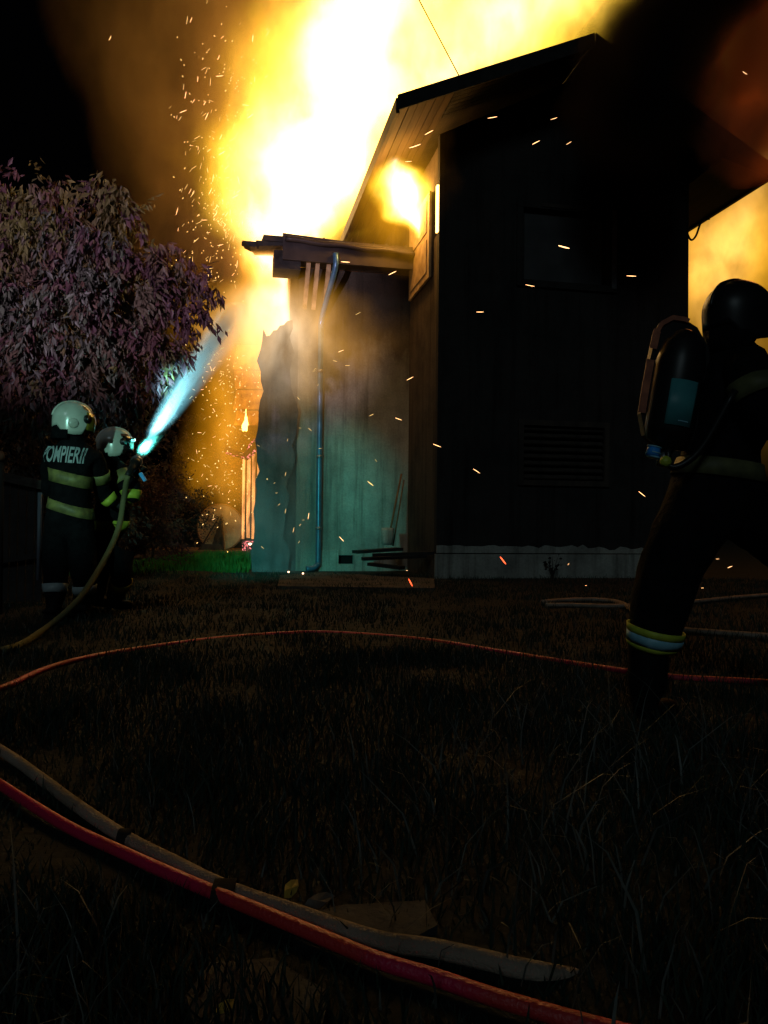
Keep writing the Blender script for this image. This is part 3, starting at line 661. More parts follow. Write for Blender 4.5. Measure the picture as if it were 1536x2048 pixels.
# ------------------------------------------------------------------ fence, shrubs at the left
fn = thing('yard_fence', 'dark board fence with a pale steel post at the left edge', 'fence', gnd(40, 1165)); f0 = fn.location
for k in range(11):
    a = W3(-95+k*17, 1160, 7.9); top = W3(-95+k*17, 958+random.uniform(-6, 6), 7.9)
    MB().box((a.x-.04-f0.x, 7.92-f0.y, .02), (a.x+.035-f0.x, 7.94-f0.y, top.z)).build('board', M['fence'], fn)
pA, pB = W3(-100, 930, 7.85)-f0, W3(92, 972, 7.85)-f0
MB().bar(pA, pB, .05, .09, (0, 0, 1)).build('rail', M['bark'], fn)
pA, pB = W3(-100, 1135, 7.85)-f0, W3(95, 1108, 7.85)-f0
MB().bar(pA, pB, .05, .06).build('rail', M['fence'], fn)
MB().tube([W3(77, 1160, 7.8)-f0, W3(80, 985, 7.8)-f0], .022, 8).build('post', M['post'], fn, True)
s_ = MB().bar(gnd(-90, 1190, .06), gnd(105, 1150, .06), .16, .12).build('sleeper', M['concrete']); recenter(s_); tag(s_, 'low grey kerb timber lying before the dark fence', 'sleeper')
rp = thing('fence_post', 'rounded wooden fence post end catching firelight at the far left edge', 'post', W3(0, 1165, 7.0)*1.0); r0 = rp.location; r0.z = 0; rp.location = r0
MB().tube([Vector((0, 0, 0)), W3(2, 925, 7.0)-Vector(r0)], .028, 8).build('shaft', M['fence'], rp, True)
MB().tube([W3(2, 921, 7.0)-r0, W3(2, 915, 7.0)-r0, W3(2, 908, 7.0)-r0, W3(2, 902, 7.0)-r0], [.022, .034, .032, .012], 10).build('cap', M['picket'], rp, True)
pk = thing('picket_fence', 'short run of orange lit wooden pickets behind the crouching firefighter', 'fence', gnd(262, 1128)); k0 = pk.location
for k in range(7):
    px = 236+k*8.4; a = W3(px, 1112+random.uniform(-3, 3), 12.4)-k0; tp = W3(px+random.uniform(-2, 2), 1012+random.uniform(-6, 14), 12.4)-k0
    mb = MB().prism([a, a+Vector((.045, 0, 0)), tp+Vector((.045, 0, 0)), tp+Vector((.022, 0, .035)), tp], (0, .02, 0)); mb.build('picket', M['picket'], pk)
for y in (1035, 1090): MB().bar(W3(232, y, 12.44)-k0, W3(292, y+2, 12.44)-k0, .03, .04).build('rail', M['picket'], pk)

def translucent(m, k=.45):
    t = m.node_tree; p = t.nodes['Principled BSDF']; o = t.nodes['Material Output']
    tr = t.nodes.new('ShaderNodeBsdfTranslucent'); mx = t.nodes.new('ShaderNodeMixShader'); mx.inputs[0].default_value = k
    if p.inputs['Base Color'].links: t.links.new(p.inputs['Base Color'].links[0].from_socket, tr.inputs[0])
    else: tr.inputs[0].default_value = p.inputs['Base Color'].default_value
    t.links.new(p.outputs[0], mx.inputs[1]); t.links.new(tr.outputs[0], mx.inputs[2]); t.links.new(mx.outputs[0], o.inputs['Surface'])
for k_ in ('leaf_a', 'leaf_b', 'leaf_c', 'lawn'): translucent(M[k_])
def leaf_cloud(name, parent, mats, clumps, count, L, droop=.7, wid=.36, pick=None):
    """many small folded leaves gathered in hanging sprays; clumps: (centre, radius)"""
    vs, fs, mi = [], [], []
    tot = sum(r**2 for _, r in clumps)
    for ci, (c, r) in enumerate(clumps):
        n = int(count*r*r/tot); nsp = max(3, n//16)
        for s in range(nsp):
            d = Vector(RNG.normal(size=3)); d.normalize(); d.y *= .8
            base = c+d*r*(random.uniform(.45, 1.08)); out = Vector((d.x, d.y*.6, 0)); 
            tw = (out*.5+Vector((0, 0, -droop*random.uniform(.3, 1.1)+.35*(d.z > .5)))).normalized()*random.uniform(.18, .42)
            mid = random.randrange(len(mats)) if random.random() < .35 else (int(abs(mnoise.noise(c*1.3))*9) % len(mats))
            if pick: mid = int(RNG.choice(len(mats), p=pick[ci]))
            for q in range(n//nsp+1):
                t = q/(n/nsp); p = base+tw*t+Vector(RNG.normal(size=3))*.03
                ld = (tw.normalized()*.5+Vector(RNG.normal(size=3))*.5+Vector((0, 0, -droop))).normalized()
                l = L*random.uniform(.6, 1.25); sd = ld.cross(Vector(RNG.normal(size=3))).normalized(); nn = ld.cross(sd)
                w = l*wid*.5; i = len(vs)
                vs += [p, p+ld*l*.45+sd*w+nn*l*.06, p+ld*l, p+ld*l*.45-sd*w+nn*l*.06]
                fs += [(i, i+1, i+2), (i, i+2, i+3)]; mi += [mid, mid]
    me = bpy.data.meshes.new(name); me.from_pydata(vs, [], fs)
    for m in mats: me.materials.append(m)
    me.polygons.foreach_set('material_index', mi); me.update()
    o = link(name, me, parent); o['kind'] = 'stuff'; return o
def tree(name, lab, base, clumps_px, mats, count, L, trunk_r, cat='tree', fork=.35, droop=.7, rscale=1, pick=None):
    t = thing(name, lab, cat, base); b0 = Vector(base)
    cl = []
    for px, py, pr, d in clumps_px:
        c = W3(px, py, d); cl.append((c-b0, pr/FPX*d*rscale))
    cen = sum((c for c, _ in cl), Vector())/len(cl); top = max(c.z for c, _ in cl)
    fk = Vector((cen.x*.35, cen.y*.35, max(.15, top*fork)))
    MB().tube(catmull([Vector((0, 0, -.05)), fk*.5+Vector((.05, 0, 0)), fk], 4), [trunk_r*(1-.35*i/8) for i in range(9)], 9).build('trunk', M['bark'], t, True)
    for c, r in cl:
        m = fk.lerp(c, .5)+Vector((random.uniform(-.15, .15), random.uniform(-.1, .1), random.uniform(.05, .3)))*min(1, top*.4)
        pth = catmull([fk-Vector((0, 0, trunk_r)), m, c], 4); k = len(pth)
        MB().tube(pth, [trunk_r*.45*(1-.85*i/(k-1)) for i in range(k)], 6).build('branch', M['bark'], t, True)
    leaf_cloud('leaves', t, mats, cl, count, L, droop, pick=[pick(px, py) for px, py, _, _ in clumps_px] if pick else None)
    return t
CL = [(58,368,24,9.2),(118,366,24,9.2),(92,400,34,9.2),(213,366,26,9.2),(243,372,22,9.2),(228,408,36,9.2),(252,445,34,9.3),(20,384,26,9.2),(150,425,26,9.1),(10,430,48,9.2),(55,470,60,9.0),(130,480,58,9.0),(205,495,64,9.0),(300,535,48,9.1),(360,545,42,9.2),(398,562,24,9.3),(340,500,24,9.2),
      (40,570,75,9.0),(150,590,72,8.8),(250,600,70,9.0),(335,630,46,9.2),(380,610,22,9.2),(70,690,70,8.7),(180,690,64,8.8),(285,690,56,9.0),(345,700,34,9.2),(300,750,40,9.9),(240,770,42,9.6),(280,815,30,9.9),(60,790,60,8.6),(150,770,54,8.7),(-60,600,110,9.0),(-50,740,80,8.8)]
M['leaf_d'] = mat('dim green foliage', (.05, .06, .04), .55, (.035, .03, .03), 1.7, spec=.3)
tree('broadleaf_tree', 'drooping leafy tree with purple and ochre lit leaves behind the firefighters', gnd(60, 1140)+Vector((0, .6, 0)), CL, [M['leaf_a'], M['leaf_b'], M['leaf_c'], M['leaf_d']], 15500, .125, .13, fork=.38, droop=.8, rscale=.92, pick=lambda px, py: (.1, .75, .15, 0) if py < 480 else (.3, .1, .6, 0) if px > 280 else (.35, .05, .15, .45))  # leaf tints by crown position put warm, red and dim light into the colour
tree('red_shrub', 'purple red leafy shrub beside the orange pickets', gnd(300, 1132), [(300,1000,26,12.6),(330,980,20,12.6),(310,1045,30,12.5),(290,1080,24,12.4),(322,1085,24,12.5),(285,975,16,12.6)], [M['leaf_c'], M['leaf_c'], M['leaf_a']], 5200, .06, .03, 'shrub', droop=.2)
tree('dim_shrub', 'greyish thin shrub in the smoke left of the porch', gnd(360, 1118), [(365,990,34,15),(350,1040,36,15),(385,1040,30,15.2),(340,950,24,15)], [M['leaf_a'], M['wood_dark']], 2600, .06, .03, 'shrub', droop=.2)
tree('dark_bush', 'dark bush filling the gap under the tree at the left edge', gnd(20, 1120), [(0,930,70,9.6),(60,960,60,9.8),(110,900,60,10),(180,930,60,10.4),(200,1020,60,10.6)], [M['leaf_a'], M['wood_dark']], 6000, .08, .05, 'bush', droop=.4)
tree('far_hedge', 'tall dark hedge in the night behind the porch', gnd(300, 1085), [(150,930,110,26),(250,960,110,27),(340,900,110,28),(430,960,110,29),(520,930,90,30),(60,880,110,26),(300,1010,80,26),(420,1030,60,27)], [M['leaf_a'], M['wood_dark']], 9000, .2, .1, 'hedge', droop=.3)

# ------------------------------------------------------------------ people
def skin(pts, edges, root, name, m, sub=2, branch=.6):
    names = list(pts); idx = {n: i for i, n in enumerate(names)}
    me = bpy.data.meshes.new('tmp'); me.from_pydata([tuple(pts[n][0]) for n in names], [(idx[a], idx[b]) for a, b in edges], [])
    o = bpy.data.objects.new('tmp', me); COL.objects.link(o)
    md = o.modifiers.new('k', 'SKIN'); md.branch_smoothing = branch; md.use_smooth_shade = True
    for n, sv in zip(names, me.skin_vertices[0].data):
        r = pts[n][1]; sv.radius = r if hasattr(r, '__len__') else (r, r); sv.use_root = (n == root)
    s = o.modifiers.new('s', 'SUBSURF'); s.levels = sub; s.render_levels = sub
    dg_ = bpy.context.evaluated_depsgraph_get(); out = bpy.data.meshes.new_from_object(o.evaluated_get(dg_))
    bpy.data.objects.remove(o); bpy.data.meshes.remove(me)
    out.name = name; out.materials.clear(); out.materials.append(m); out.shade_smooth(); return out
def crumple(me, amp=.012, sc=9.0, seed=0):
    me.update(); no = [v.normal.copy() for v in me.vertices]
    for v, n in zip(me.vertices, no):
        p = v.co*sc; v.co += n*(amp*(mnoise.noise(Vector((p.x+seed, p.y, p.z*1.5)))+.6*mnoise.noise(p*2.2)))
def bvh(me):
    return BVHTree.FromPolygons([v.co.copy() for v in me.vertices], [tuple(p.vertices) for p in me.polygons])
def band(tree_, c, ax, w, m, parent, name='reflective_band', off=.006, arc=(0, 360), ref=(0, -1, 0), n=40, maxr=.4, wob=.0):
    """a tape strip wrapped round the body where a plane cuts it"""
    c, ax = Vector(c), Vector(ax).normalized(); x = Vector(ref); x = (x-ax*x.dot(ax)).normalized(); y = ax.cross(x)
    vs, fs = [], []; full = arc[1]-arc[0] >= 360; k = n if full else n+1; rows = []
    for i in range(k):
        an = rad(arc[0]+(arc[1]-arc[0])*i/n); d = x*math.cos(an)+y*math.sin(an); col = []
        for s in (-.5, 0, .5):
            o = c+ax*(w*s+wob*math.sin(an*3)); h = tree_.ray_cast(o, d, maxr)
            R = (h[3] if h[0] else maxr*.5); col.append((o, d, R))
        rows.append(col)
    for i in range(k):
        for j in range(3):
            o, d, R = rows[i][j]
            nb = [rows[(i+q) % k][j][2] if full else rows[min(max(i+q, 0), k-1)][j][2] for q in (-1, 0, 1)]
            vs.append(o+d*(max(sum(nb)/3, R)+off))
    for i in range(n if full else k-1):
        for j in range(2):
            a, b_ = i*3+j, ((i+1) % k)*3+j; fs.append((a, b_, b_+1, a+1))
    o = MB().add(vs, fs).build(name, m, parent, True); md = o.modifiers.new('s', 'SOLIDIFY'); md.thickness = .008; md.offset = 1
    return o
def glove(wrist, d, nrm, curl, parent, s=1.15):
    """palm, four bent fingers and a thumb closing on what the hand holds; one mesh"""
    d = Vector(d).normalized(); nrm = Vector(nrm); nrm = (nrm-d*nrm.dot(d)).normalized(); sd = d.cross(nrm); w = Vector(wrist); ob = None
    pts = {'w': (w, .034*s), 'p': (w+d*.05*s, (.042*s, .03*s)), 'k': (w+d*.085*s, (.042*s, .024*s))}; ed = [('w', 'p'), ('p', 'k')]
    bm = bmesh.new()
    def addm(me): bm.from_mesh(me); bpy.data.meshes.remove(me)
    addm(skin(pts, ed, 'w', 'g', M['glove'], 1))
    for i, (off, L) in enumerate(((-.03, .08), (-.01, .09), (.01, .085), (.03, .066))):
        a = 0; p = w+d*.075*s+sd*off*s; q = {'0': (p, .0125*s)}; e = []
        for k in range(1, 4):
            a += curl*(.8 if k == 1 else 1.0); p = p+(d*math.cos(a)+nrm*math.sin(a))*L*s*(.42, .33, .27)[k-1]
            q[str(k)] = (p, (.0125-.001*k)*s); e.append((str(k-1), str(k)))
        addm(skin(q, e, '0', 'f', M['glove'], 1))
    p = w+d*.025*s-sd*.03*s; q = {'0': (p, .015*s)}; t1 = (d*.7-sd*.75+nrm*.35).normalized(); t2 = (d*.6-sd*.1+nrm*.9).normalized()
    q['1'] = (p+t1*.045*s, .014*s); q['2'] = (p+t1*.045*s+t2*.035*s, .012*s)
    addm(skin(q, [('0', '1'), ('1', '2')], '0', 'f', M['glove'], 1))
    me = bpy.data.meshes.new('glove'); bm.to_mesh(me); bm.free(); me.materials.append(M['glove']); me.shade_smooth()
    return link('glove', me, parent)
def boot(ankle, fwd, parent, up=.0, k=1.0):
    a = Vector(ankle); f = Vector(fwd); f.z = 0; f.normalize(); z = a.z
    pts = {'t': (a+Vector((0, 0, .16)), .075*k), 'a': (a, .068*k), 'h': (a-f*.03+Vector((0, 0, -z+.055+up)), .058), 'b': (a+f*.1+Vector((0, 0, -z+.055+up)), .052), 'e': (a+f*.18+Vector((0, 0, -z+.048+up)), .042)}
    return link('boot', skin(pts, [('t', 'a'), ('a', 'h'), ('h', 'b'), ('b', 'e')], 'a', 'boot', M['boot'], 2), parent)
def helmet(parent, c, fwd, tilt, col, kind, s=1.0):
    """jet style fire helmet: dome shell cut low at the sides, notch at the nape, visor, round side boss"""
    f = Vector(fwd).normalized(); up = Vector((0, 0, 1)); l = up.cross(f).normalized(); up = f.cross(l)
    up = (up+f*tilt).normalized(); f = l.cross(up).normalized()
    mtx = Matrix(((f.x, l.x, up.x, c[0]), (f.y, l.y, up.y, c[1]), (f.z, l.z, up.z, c[2]), (0, 0, 0, 1)))
    def low(a):     # lower edge height for an azimuth (0 front)
        a = abs((a+math.pi) % (2*math.pi)-math.pi); d = math.degrees(a)
        if d < 48: return .015
        if d < 68: return .015-(d-48)/20*.135
        if d < 128: return -.12-.012*math.sin((d-68)/60*math.pi)
        if d < 148: return -.12+(d-128)/20*.055
        return -.065-.012*(d-148)/32
    rx, ry, rz = .158*s, .132*s, .142*s; n, k = 56, 14; vs, fs = [], []
    for i in range(n):
        a = 2*math.pi*i/n; zl = low(a)*s
        for j in range(k):
            t = j/(k-1); z = zl+(rz-zl)*math.sin(t*math.pi/2); q = max(0, 1-(z/rz)**2) if z > 0 else 1-.12*(z/(.13*s))**2
            r = math.sqrt(max(q, 0)); crest = 1
            vs.append((rx*r*math.cos(a), ry*r*math.sin(a), z))
    fs = [(i*k+j, ((i+1) % n)*k+j, ((i+1) % n)*k+j+1, i*k+j+1) for i in range(n) for j in range(k-1)]
    bm = bmesh.new()
    bvs = [bm.verts.new(v) for v in vs]
    for f_ in fs: bm.faces.new([bvs[q] for q in f_])
    bmesh.ops.remove_doubles(bm, verts=bm.verts, dist=.0005)
    me = bpy.data.meshes.new('helmet'); bm.to_mesh(me); bm.free(); me.materials.append(M[col]); me.shade_smooth()
    h = link('helmet', me, parent); h.matrix_local = mtx; md = h.modifiers.new('s', 'SOLIDIFY'); md.thickness = .007; md.offset = -1
    def surf(a, z, k_=1.0): 
        q = max(0, 1-(z/rz)**2) if z > 0 else 1-.12*(z/(.13*s))**2; r = math.sqrt(q)
        return Vector((rx*k_*r*math.cos(a), ry*k_*r*math.sin(a), z))
    # crest ridge
    cr = [surf(0, rz*z, 1.0) for z in (.45, .7, .88)]+[Vector((0, 0, rz))]+[surf(math.pi, rz*z) for z in (.88, .7, .4, .1)]
    MB().tube(catmull(cr, 3), .011*s, 6).build('crest', M[col], h, True)
    # visor lowered in front
    vs, fs = [], []
    for i in range(17):
        a = rad(-62+124*i/16)
        for z in (.055, .01, -.04, -.085): vs.append(surf(a, z*s, 1.05))
    fs = [(i*4+j, i*4+4+j, i*4+5+j, i*4+j+1) for i in range(16) for j in range(3)]
    v = MB().add(vs, fs).build('visor', M['visor' if kind == 'a' else 'visor_dark'], h, True); v.modifiers.new('s', 'SOLIDIFY').thickness = .004
    for sg in (-1, 1):
        p = surf(sg*rad(62), .0*s, 1.02); q = p*1.1
        MB().tube([p, q], .034*s, 14).build('side_boss', M['black_plastic' if kind != 'c' else 'helmet_dark'], h, True)
        MB().tube([q*.999, q*1.02], .012*s, 10).build('boss_screw', M['metal'], h, True)
        if kind == 'a':
            P4 = [surf(sg*rad(a), z*s, 1.02) for a, z in ((50, .07), (66, .075), (68, .105), (54, .1))]
            MB().prism(P4, (0, 0, .001)).build('emblem', M['black_plastic'], h)
            e = bmesh.new(); bmesh.ops.create_icosphere(e, subdivisions=2, radius=.042*s)
            for w_ in e.verts: w_.co.y *= .35
            me = bpy.data.meshes.new('ear_dome'); e.to_mesh(me); e.free(); me.materials.append(M[col]); me.shade_smooth()
            o = link('ear_dome', me, h); o.location = surf(sg*rad(98), -.045*s, .99)
        if kind == 'b':
            for a0_, a1_, z0_, z1_ in ((34, 66, .045, .075), (30, 66, -.0, .035)):
                P4 = []
                for (a, z) in ((a0_, z0_), (a1_, z0_), (a1_, z1_), (a0_, z1_)): P4.append(surf(sg*rad(a), z*s, 1.025))
                MB().prism(P4, surf(sg*rad(50), .03*s)*.03).build('emblem', M['rust_panel'], h)
    # nape cloth
    vs, fs = [], []
    for i in range(19):
        a = rad(112+136*i/18)
        for j, z in enumerate((-.05, -.11, -.17)): vs.append(surf(a, z*s*.6, .9)*Vector((1, 1, 0)).length*0+Vector((rx*(.9+.03*j)*math.cos(a), ry*(.9+.03*j)*math.sin(a), z*s)))
    fs = [(i*3+j, i*3+3+j, i*3+4+j, i*3+j+1) for i in range(18) for j in range(2)]
    nk = MB().add(vs, fs).build('nape_cloth', M['gear'], h, True); nk.modifiers.new('s', 'SOLIDIFY').thickness = .006
    return h, mtx
def face(parent, mtx, s=1.0):
    """breathing hood and face: brow, nose, lips and eyes in one piece under the visor"""
    e = bmesh.new(); bmesh.ops.create_uvsphere(e, u_segments=24, v_segments=16, radius=1)
    for v in e.verts:
        x, y, z = v.co; X, Y, Z = x*.1*s, y*.082*s, z*.125*s-.04*s
        if x > 0:
            X += .024*s*math.exp(-((y/.16)**2))*math.exp(-((z+.1)/.2)**2)          # nose
            X += .008*s*math.exp(-((y/.35)**2))*math.exp(-((z+.5)/.1)**2)           # lips
            for q in (-.36, .36): X -= .013*s*math.exp(-(((y-q)/.16)**2))*math.exp(-((z-.08)/.12)**2)
        v.co = (X, Y, Z)
    me = bpy.data.meshes.new('face'); e.to_mesh(me); e.free(); me.materials.append(M['skin']); me.materials.append(M['gear']); me.shade_smooth()
    for p in me.polygons:
        c = p.center
        if not (c.x > .035*s and abs(c.y) < .058*s and -.1*s < c.z < .05*s): p.material_index = 1
    o = link('face', me, parent); o.matrix_local = mtx
    for q in (-.03, .03):
        e = bmesh.new(); bmesh.ops.create_icosphere(e, subdivisions=2, radius=.011*s); m2 = bpy.data.meshes.new('eye'); e.to_mesh(m2); e.free(); m2.materials.append(M['silver']); m2.shade_smooth()
        x = link('eye', m2, o); x.location = (.083*s, q*s, -.03*s)

class Fig:
    def __init__(s, label, base):
        s.root = thing('person', label, 'person', base, group=None); s.b = Vector(base); s.p = {}; s.e = []
    def j(s, n, px, py, d, r, link_=None):
        s.p[n] = (at(px, py, d)-s.b, r)
        if link_: s.e.append((link_, n))
        return s.p[n][0]
    def body(s, amp=.012):
        me = skin(s.p, s.e, 'pelvis', 'body', M['gear']); crumple(me, amp, 9, len(s.p)); s.t = bvh(me); s.o = link('body', me, s.root); return s.o
    def __getitem__(s, n): return s.p[n][0]
    def seg(s, a, b, t): return s[a].lerp(s[b], t), (s[b]-s[a])

# A: rear man of the hose team, his back to us
A = Fig('firefighter seen from behind in cream helmet and lettered black jacket, rear of the hose team', gnd(140, 1243))
A.j('pelvis', 138, 1045, 6.7, .185); A.j('waist', 140, 1000, 6.7, .205, 'pelvis'); A.j('chest', 143, 945, 6.69, .22, 'waist'); A.j('collar', 146, 898, 6.68, .12, 'chest'); A.j('neck', 148, 876, 6.68, .075, 'collar'); A.j('head', 149, 850, 6.69, .095, 'neck')
A.j('sr', 190, 912, 6.75, .105, 'collar'); A.j('er', 205, 985, 6.95, .08, 'sr'); A.j('wr', 232, 1010, 7.0, .055, 'er')
A.j('sl', 104, 912, 6.72, .105, 'collar'); A.j('el', 100, 985, 6.95, .08, 'sl'); A.j('wl', 150, 1010, 7.1, .055, 'el')
A.j('hr', 160, 1065, 6.7, .155, 'pelvis'); A.j('kr', 168, 1145, 6.62, .115, 'hr'); A.j('ar', 170, 1212, 6.75, .08, 'kr')
A.j('hl', 116, 1065, 6.7, .155, 'pelvis'); A.j('kl', 112, 1145, 6.66, .115, 'hl'); A.j('al', 110, 1212, 6.6, .082, 'kl')
A.body()
for n in ('ar', 'al'): boot(A[n]-Vector((0, 0, .02)), (.25, 1, 0), A.root)
ax = (A['collar']-A['pelvis'])
band(A.t, at(143, 957, 6.69)-A.b, ax+Vector((.12, 0, 0)), .105, M['lime'], A.root)
band(A.t, at(139, 1015, 6.7)-A.b, ax+Vector((.16, 0, 0)), .085, M['lime'], A.root, maxr=.34)
for n0, n1 in (('hl', 'al'), ('hr', 'ar')):
    c, d = A.seg(n0, n1, .76); band(A.t, c, d, .075, M['silver'], A.root, maxr=.2)
c, d = A.seg('sr', 'er', .55); band(A.t, c, d, .09, M['lime'], A.root, maxr=.2)
c, d = A.seg('er', 'wr', .55); band(A.t, c, d, .06, M['lime2'], A.root, maxr=.16)
glove(A['wr'], (.35, .3, -.1), (.1, .5, -.5), .75, A.root); glove(A['wl'], (.6, .2, -.1), (0, .6, .6), .75, A.root)
h, mx = helmet(A.root, tuple(at(147, 839, 6.69)-A.b), (.8, .52, 0), .06, 'helmet', 'a', 1.1); face(A.root, mx, 1.0)
# lettering on the back
def lettering(text, fig, px, py, d, height, width, tiltdeg):
    cu = bpy.data.curves.new('t', 'FONT'); cu.body = text; cu.size = 1; cu.align_x = 'CENTER'; cu.align_y = 'CENTER'; cu.offset = .02
    o = bpy.data.objects.new('t', cu); COL.objects.link(o); dg_ = bpy.context.evaluated_depsgraph_get()
    me = bpy.data.meshes.new_from_object(o.evaluated_get(dg_)); bpy.data.objects.remove(o)
    bm = bmesh.new(); bm.from_mesh(me); bpy.data.meshes.remove(me)
    bmesh.ops.triangulate(bm, faces=bm.faces[:]); bmesh.ops.subdivide_edges(bm, edges=[e for e in bm.edges if e.calc_length() > .12], cuts=2)
    xs_ = [v.co.x for v in bm.verts]; ys_ = [v.co.y for v in bm.verts]; sx = width/(max(xs_)-min(xs_)); sy = height/(max(ys_)-min(ys_)); mxx = (max(xs_)+min(xs_))/2; myy = (max(ys_)+min(ys_))/2
    c0 = at(px, py, d)-fig.b; x = Vector((math.cos(rad(tiltdeg)), .0, math.sin(rad(tiltdeg)))); y = Vector((-math.sin(rad(tiltdeg)), 0, math.cos(rad(tiltdeg))))
    for v in bm.verts:
        q = c0+x*(v.co.x-mxx)*sx+y*(v.co.y-myy)*sy; hit = fig.t.ray_cast(q-Vector((0, .8, 0)), Vector((0, 1, 0)), 2)
        v.co = (hit[0] if hit[0] else q)-Vector((0, .007, 0))
    me = bpy.data.meshes.new('back_lettering'); bm.to_mesh(me); bm.free(); me.materials.append(M['silver'])
    return link('back_lettering', me, fig.root)
lettering('POMPIERII', A, 137, 911, 6.69, .145, .36, -3)

# B: nozzle man, crouching ahead
B = Fig('crouching firefighter in cream helmet holding the spraying nozzle', gnd(222, 1228))
B.j('pelvis', 212, 1068, 7.4, .19); B.j('waist', 226, 1015, 7.38, .2, 'pelvis'); B.j('chest', 238, 968, 7.32, .225, 'waist'); B.j('collar', 234, 930, 7.36, .12, 'chest'); B.j('neck', 228, 914, 7.34, .075, 'collar'); B.j('head', 231, 893, 7.33, .095, 'neck')
B.j('sr', 240, 938, 7.18, .11, 'collar'); B.j('er', 268, 1002, 7.08, .09, 'sr'); B.j('wr', 268, 955, 7.12, .06, 'er')
B.j('sl', 205, 945, 7.5, .105, 'collar'); B.j('el', 225, 1005, 7.6, .08, 'sl'); B.j('wl', 254, 966, 7.45, .055, 'el')
B.j('hr', 226, 1080, 7.36, .14, 'pelvis'); B.j('kr', 246, 1148, 7.15, .105, 'hr'); B.j('ar', 228, 1205, 7.4, .082, 'kr')
B.j('hl', 200, 1080, 7.5, .14, 'pelvis'); B.j('kl', 200, 1145, 7.4, .1, 'hl'); B.j('al', 190, 1208, 7.6, .08, 'kl')
B.body()
for n in ('ar', 'al'): boot(B[n]-Vector((0, 0, .02)), (.9, .4, 0), B.root)
band(B.t, at(230, 992, 7.37)-B.b, B['chest']-B['waist'], .1, M['lime2'], B.root, maxr=.3)
band(B.t, at(213, 1052, 7.4)-B.b, Vector((0, 0, 1)), .1, M['lime2'], B.root, maxr=.32)
c, d = B.seg('sr', 'er', .3); band(B.t, c, d, .12, M['lime'], B.root, maxr=.2)
c, d = B.seg('er', 'wr', .25); band(B.t, c, d, .08, M['lime2'], B.root, maxr=.2)
c, d = B.seg('kr', 'ar', .32); o = band(B.t, c, d, .09, mat('amber reflective tape', (.75, .5, .03), .45), B.root, maxr=.2); o['label'] = 'amber reflective band below the knee'
glove(B['wr'], (.25, .1, .6), (.2, .6, 0), .7, B.root); glove(B['wl'], (.5, .1, .3), (.2, -.6, .2), .7, B.root)
h, mx = helmet(B.root, tuple(at(229, 886, 7.33)-B.b), (.93, .3, 0), -.04, 'helmet', 'b', 1.04); face(B.root, mx, 1.0)
l_ = h
MB().tube([Vector((.135, -.09, .02)), Vector((.185, -.1, .02))], .018, 10).build('helmet_lamp', M['black_plastic'], l_, True)
MB().tube([Vector((.186, -.1, .02)), Vector((.19, -.1, .02))], .012, 10).build('lamp_glass', M['led'], l_, True)

# C: large dark figure with air set at the right
C = Fig('large dark firefighter striding to the right with an air cylinder on the back', gnd(1330, 1435))
D = 3.35
C.j('pelvis', 1432, 985, D, .19); C.j('waist', 1440, 920, D, .18, 'pelvis'); C.j('chest', 1468, 800, D, .24, 'waist'); C.j('collar', 1470, 715, D, .12, 'chest'); C.j('neck', 1474, 675, D, .07, 'collar'); C.j('head', 1478, 635, D, .098, 'neck')
C.j('sr', 1500, 745, D-.2, .105, 'collar'); C.j('er', 1530, 830, D-.28, .085, 'sr'); C.j('wr', 1580, 880, D-.1, .06, 'er')
C.j('sl', 1440, 745, D+.2, .105, 'collar'); C.j('el', 1500, 850, D+.3, .08, 'sl'); C.j('wl', 1560, 850, D+.3, .055, 'el')
C.j('hl', 1392, 1030, D-.05, .165, 'pelvis'); C.j('kl', 1338, 1130, D-.05, .148, 'hl'); C.j('al', 1298, 1318, D, .108, 'kl')
C.j('hr', 1475, 1030, D+.05, .15, 'pelvis'); C.j('kr', 1590, 1110, D+.1, .11, 'hr'); C.j('ar', 1620, 1330, D+.15, .085, 'kr')
C.body(.014)
boot(C['al']-Vector((0, 0, .03)), (.85, .5, 0), C.root, k=1.35); boot(C['ar']-Vector((0, 0, .0)), (.95, .3, 0), C.root)
c, d = C.seg('kl', 'al', .78); d.normalize()
for k, (m_, w) in enumerate((('lime2', .03), ('silver_blue', .045), ('lime2', .03))):
    band(C.t, c+d*(-.036, 0, .036)[k], d, w, M[m_], C.root, maxr=.25, off=.008)
band(C.t, at(1440, 942, D)-C.b, C['waist']-C['pelvis'], .075, M['dim_tape'], C.root, maxr=.34)
c, d = C.seg('sr', 'er', .45); band(C.t, c, d, .08, M['dim_tape'], C.root, maxr=.2)
c, d = C.seg('sl', 'el', .5); band(C.t, c, d, .08, M['lime'], C.root, maxr=.2)
glove(C['wr'], (1, .2, -.1), (0, .5, -.6), .4, C.root); glove(C['wl'], (1, 0, 0), (0, -.3, -.7), .4, C.root)
h, mx = helmet(C.root, tuple(at(1476, 628, D)-C.b), (.92, .4, 0), -.02, 'helmet_dark', 'c', 1.02); face(C.root, mx, 1.0)
MB().prism([Vector((.13, -.09, .03)), Vector((.13, .09, .03)), Vector((.2, .06, .02)), Vector((.2, -.06, .02))], (0, 0, .012)).build('brim', M['helmet_dark'], h)
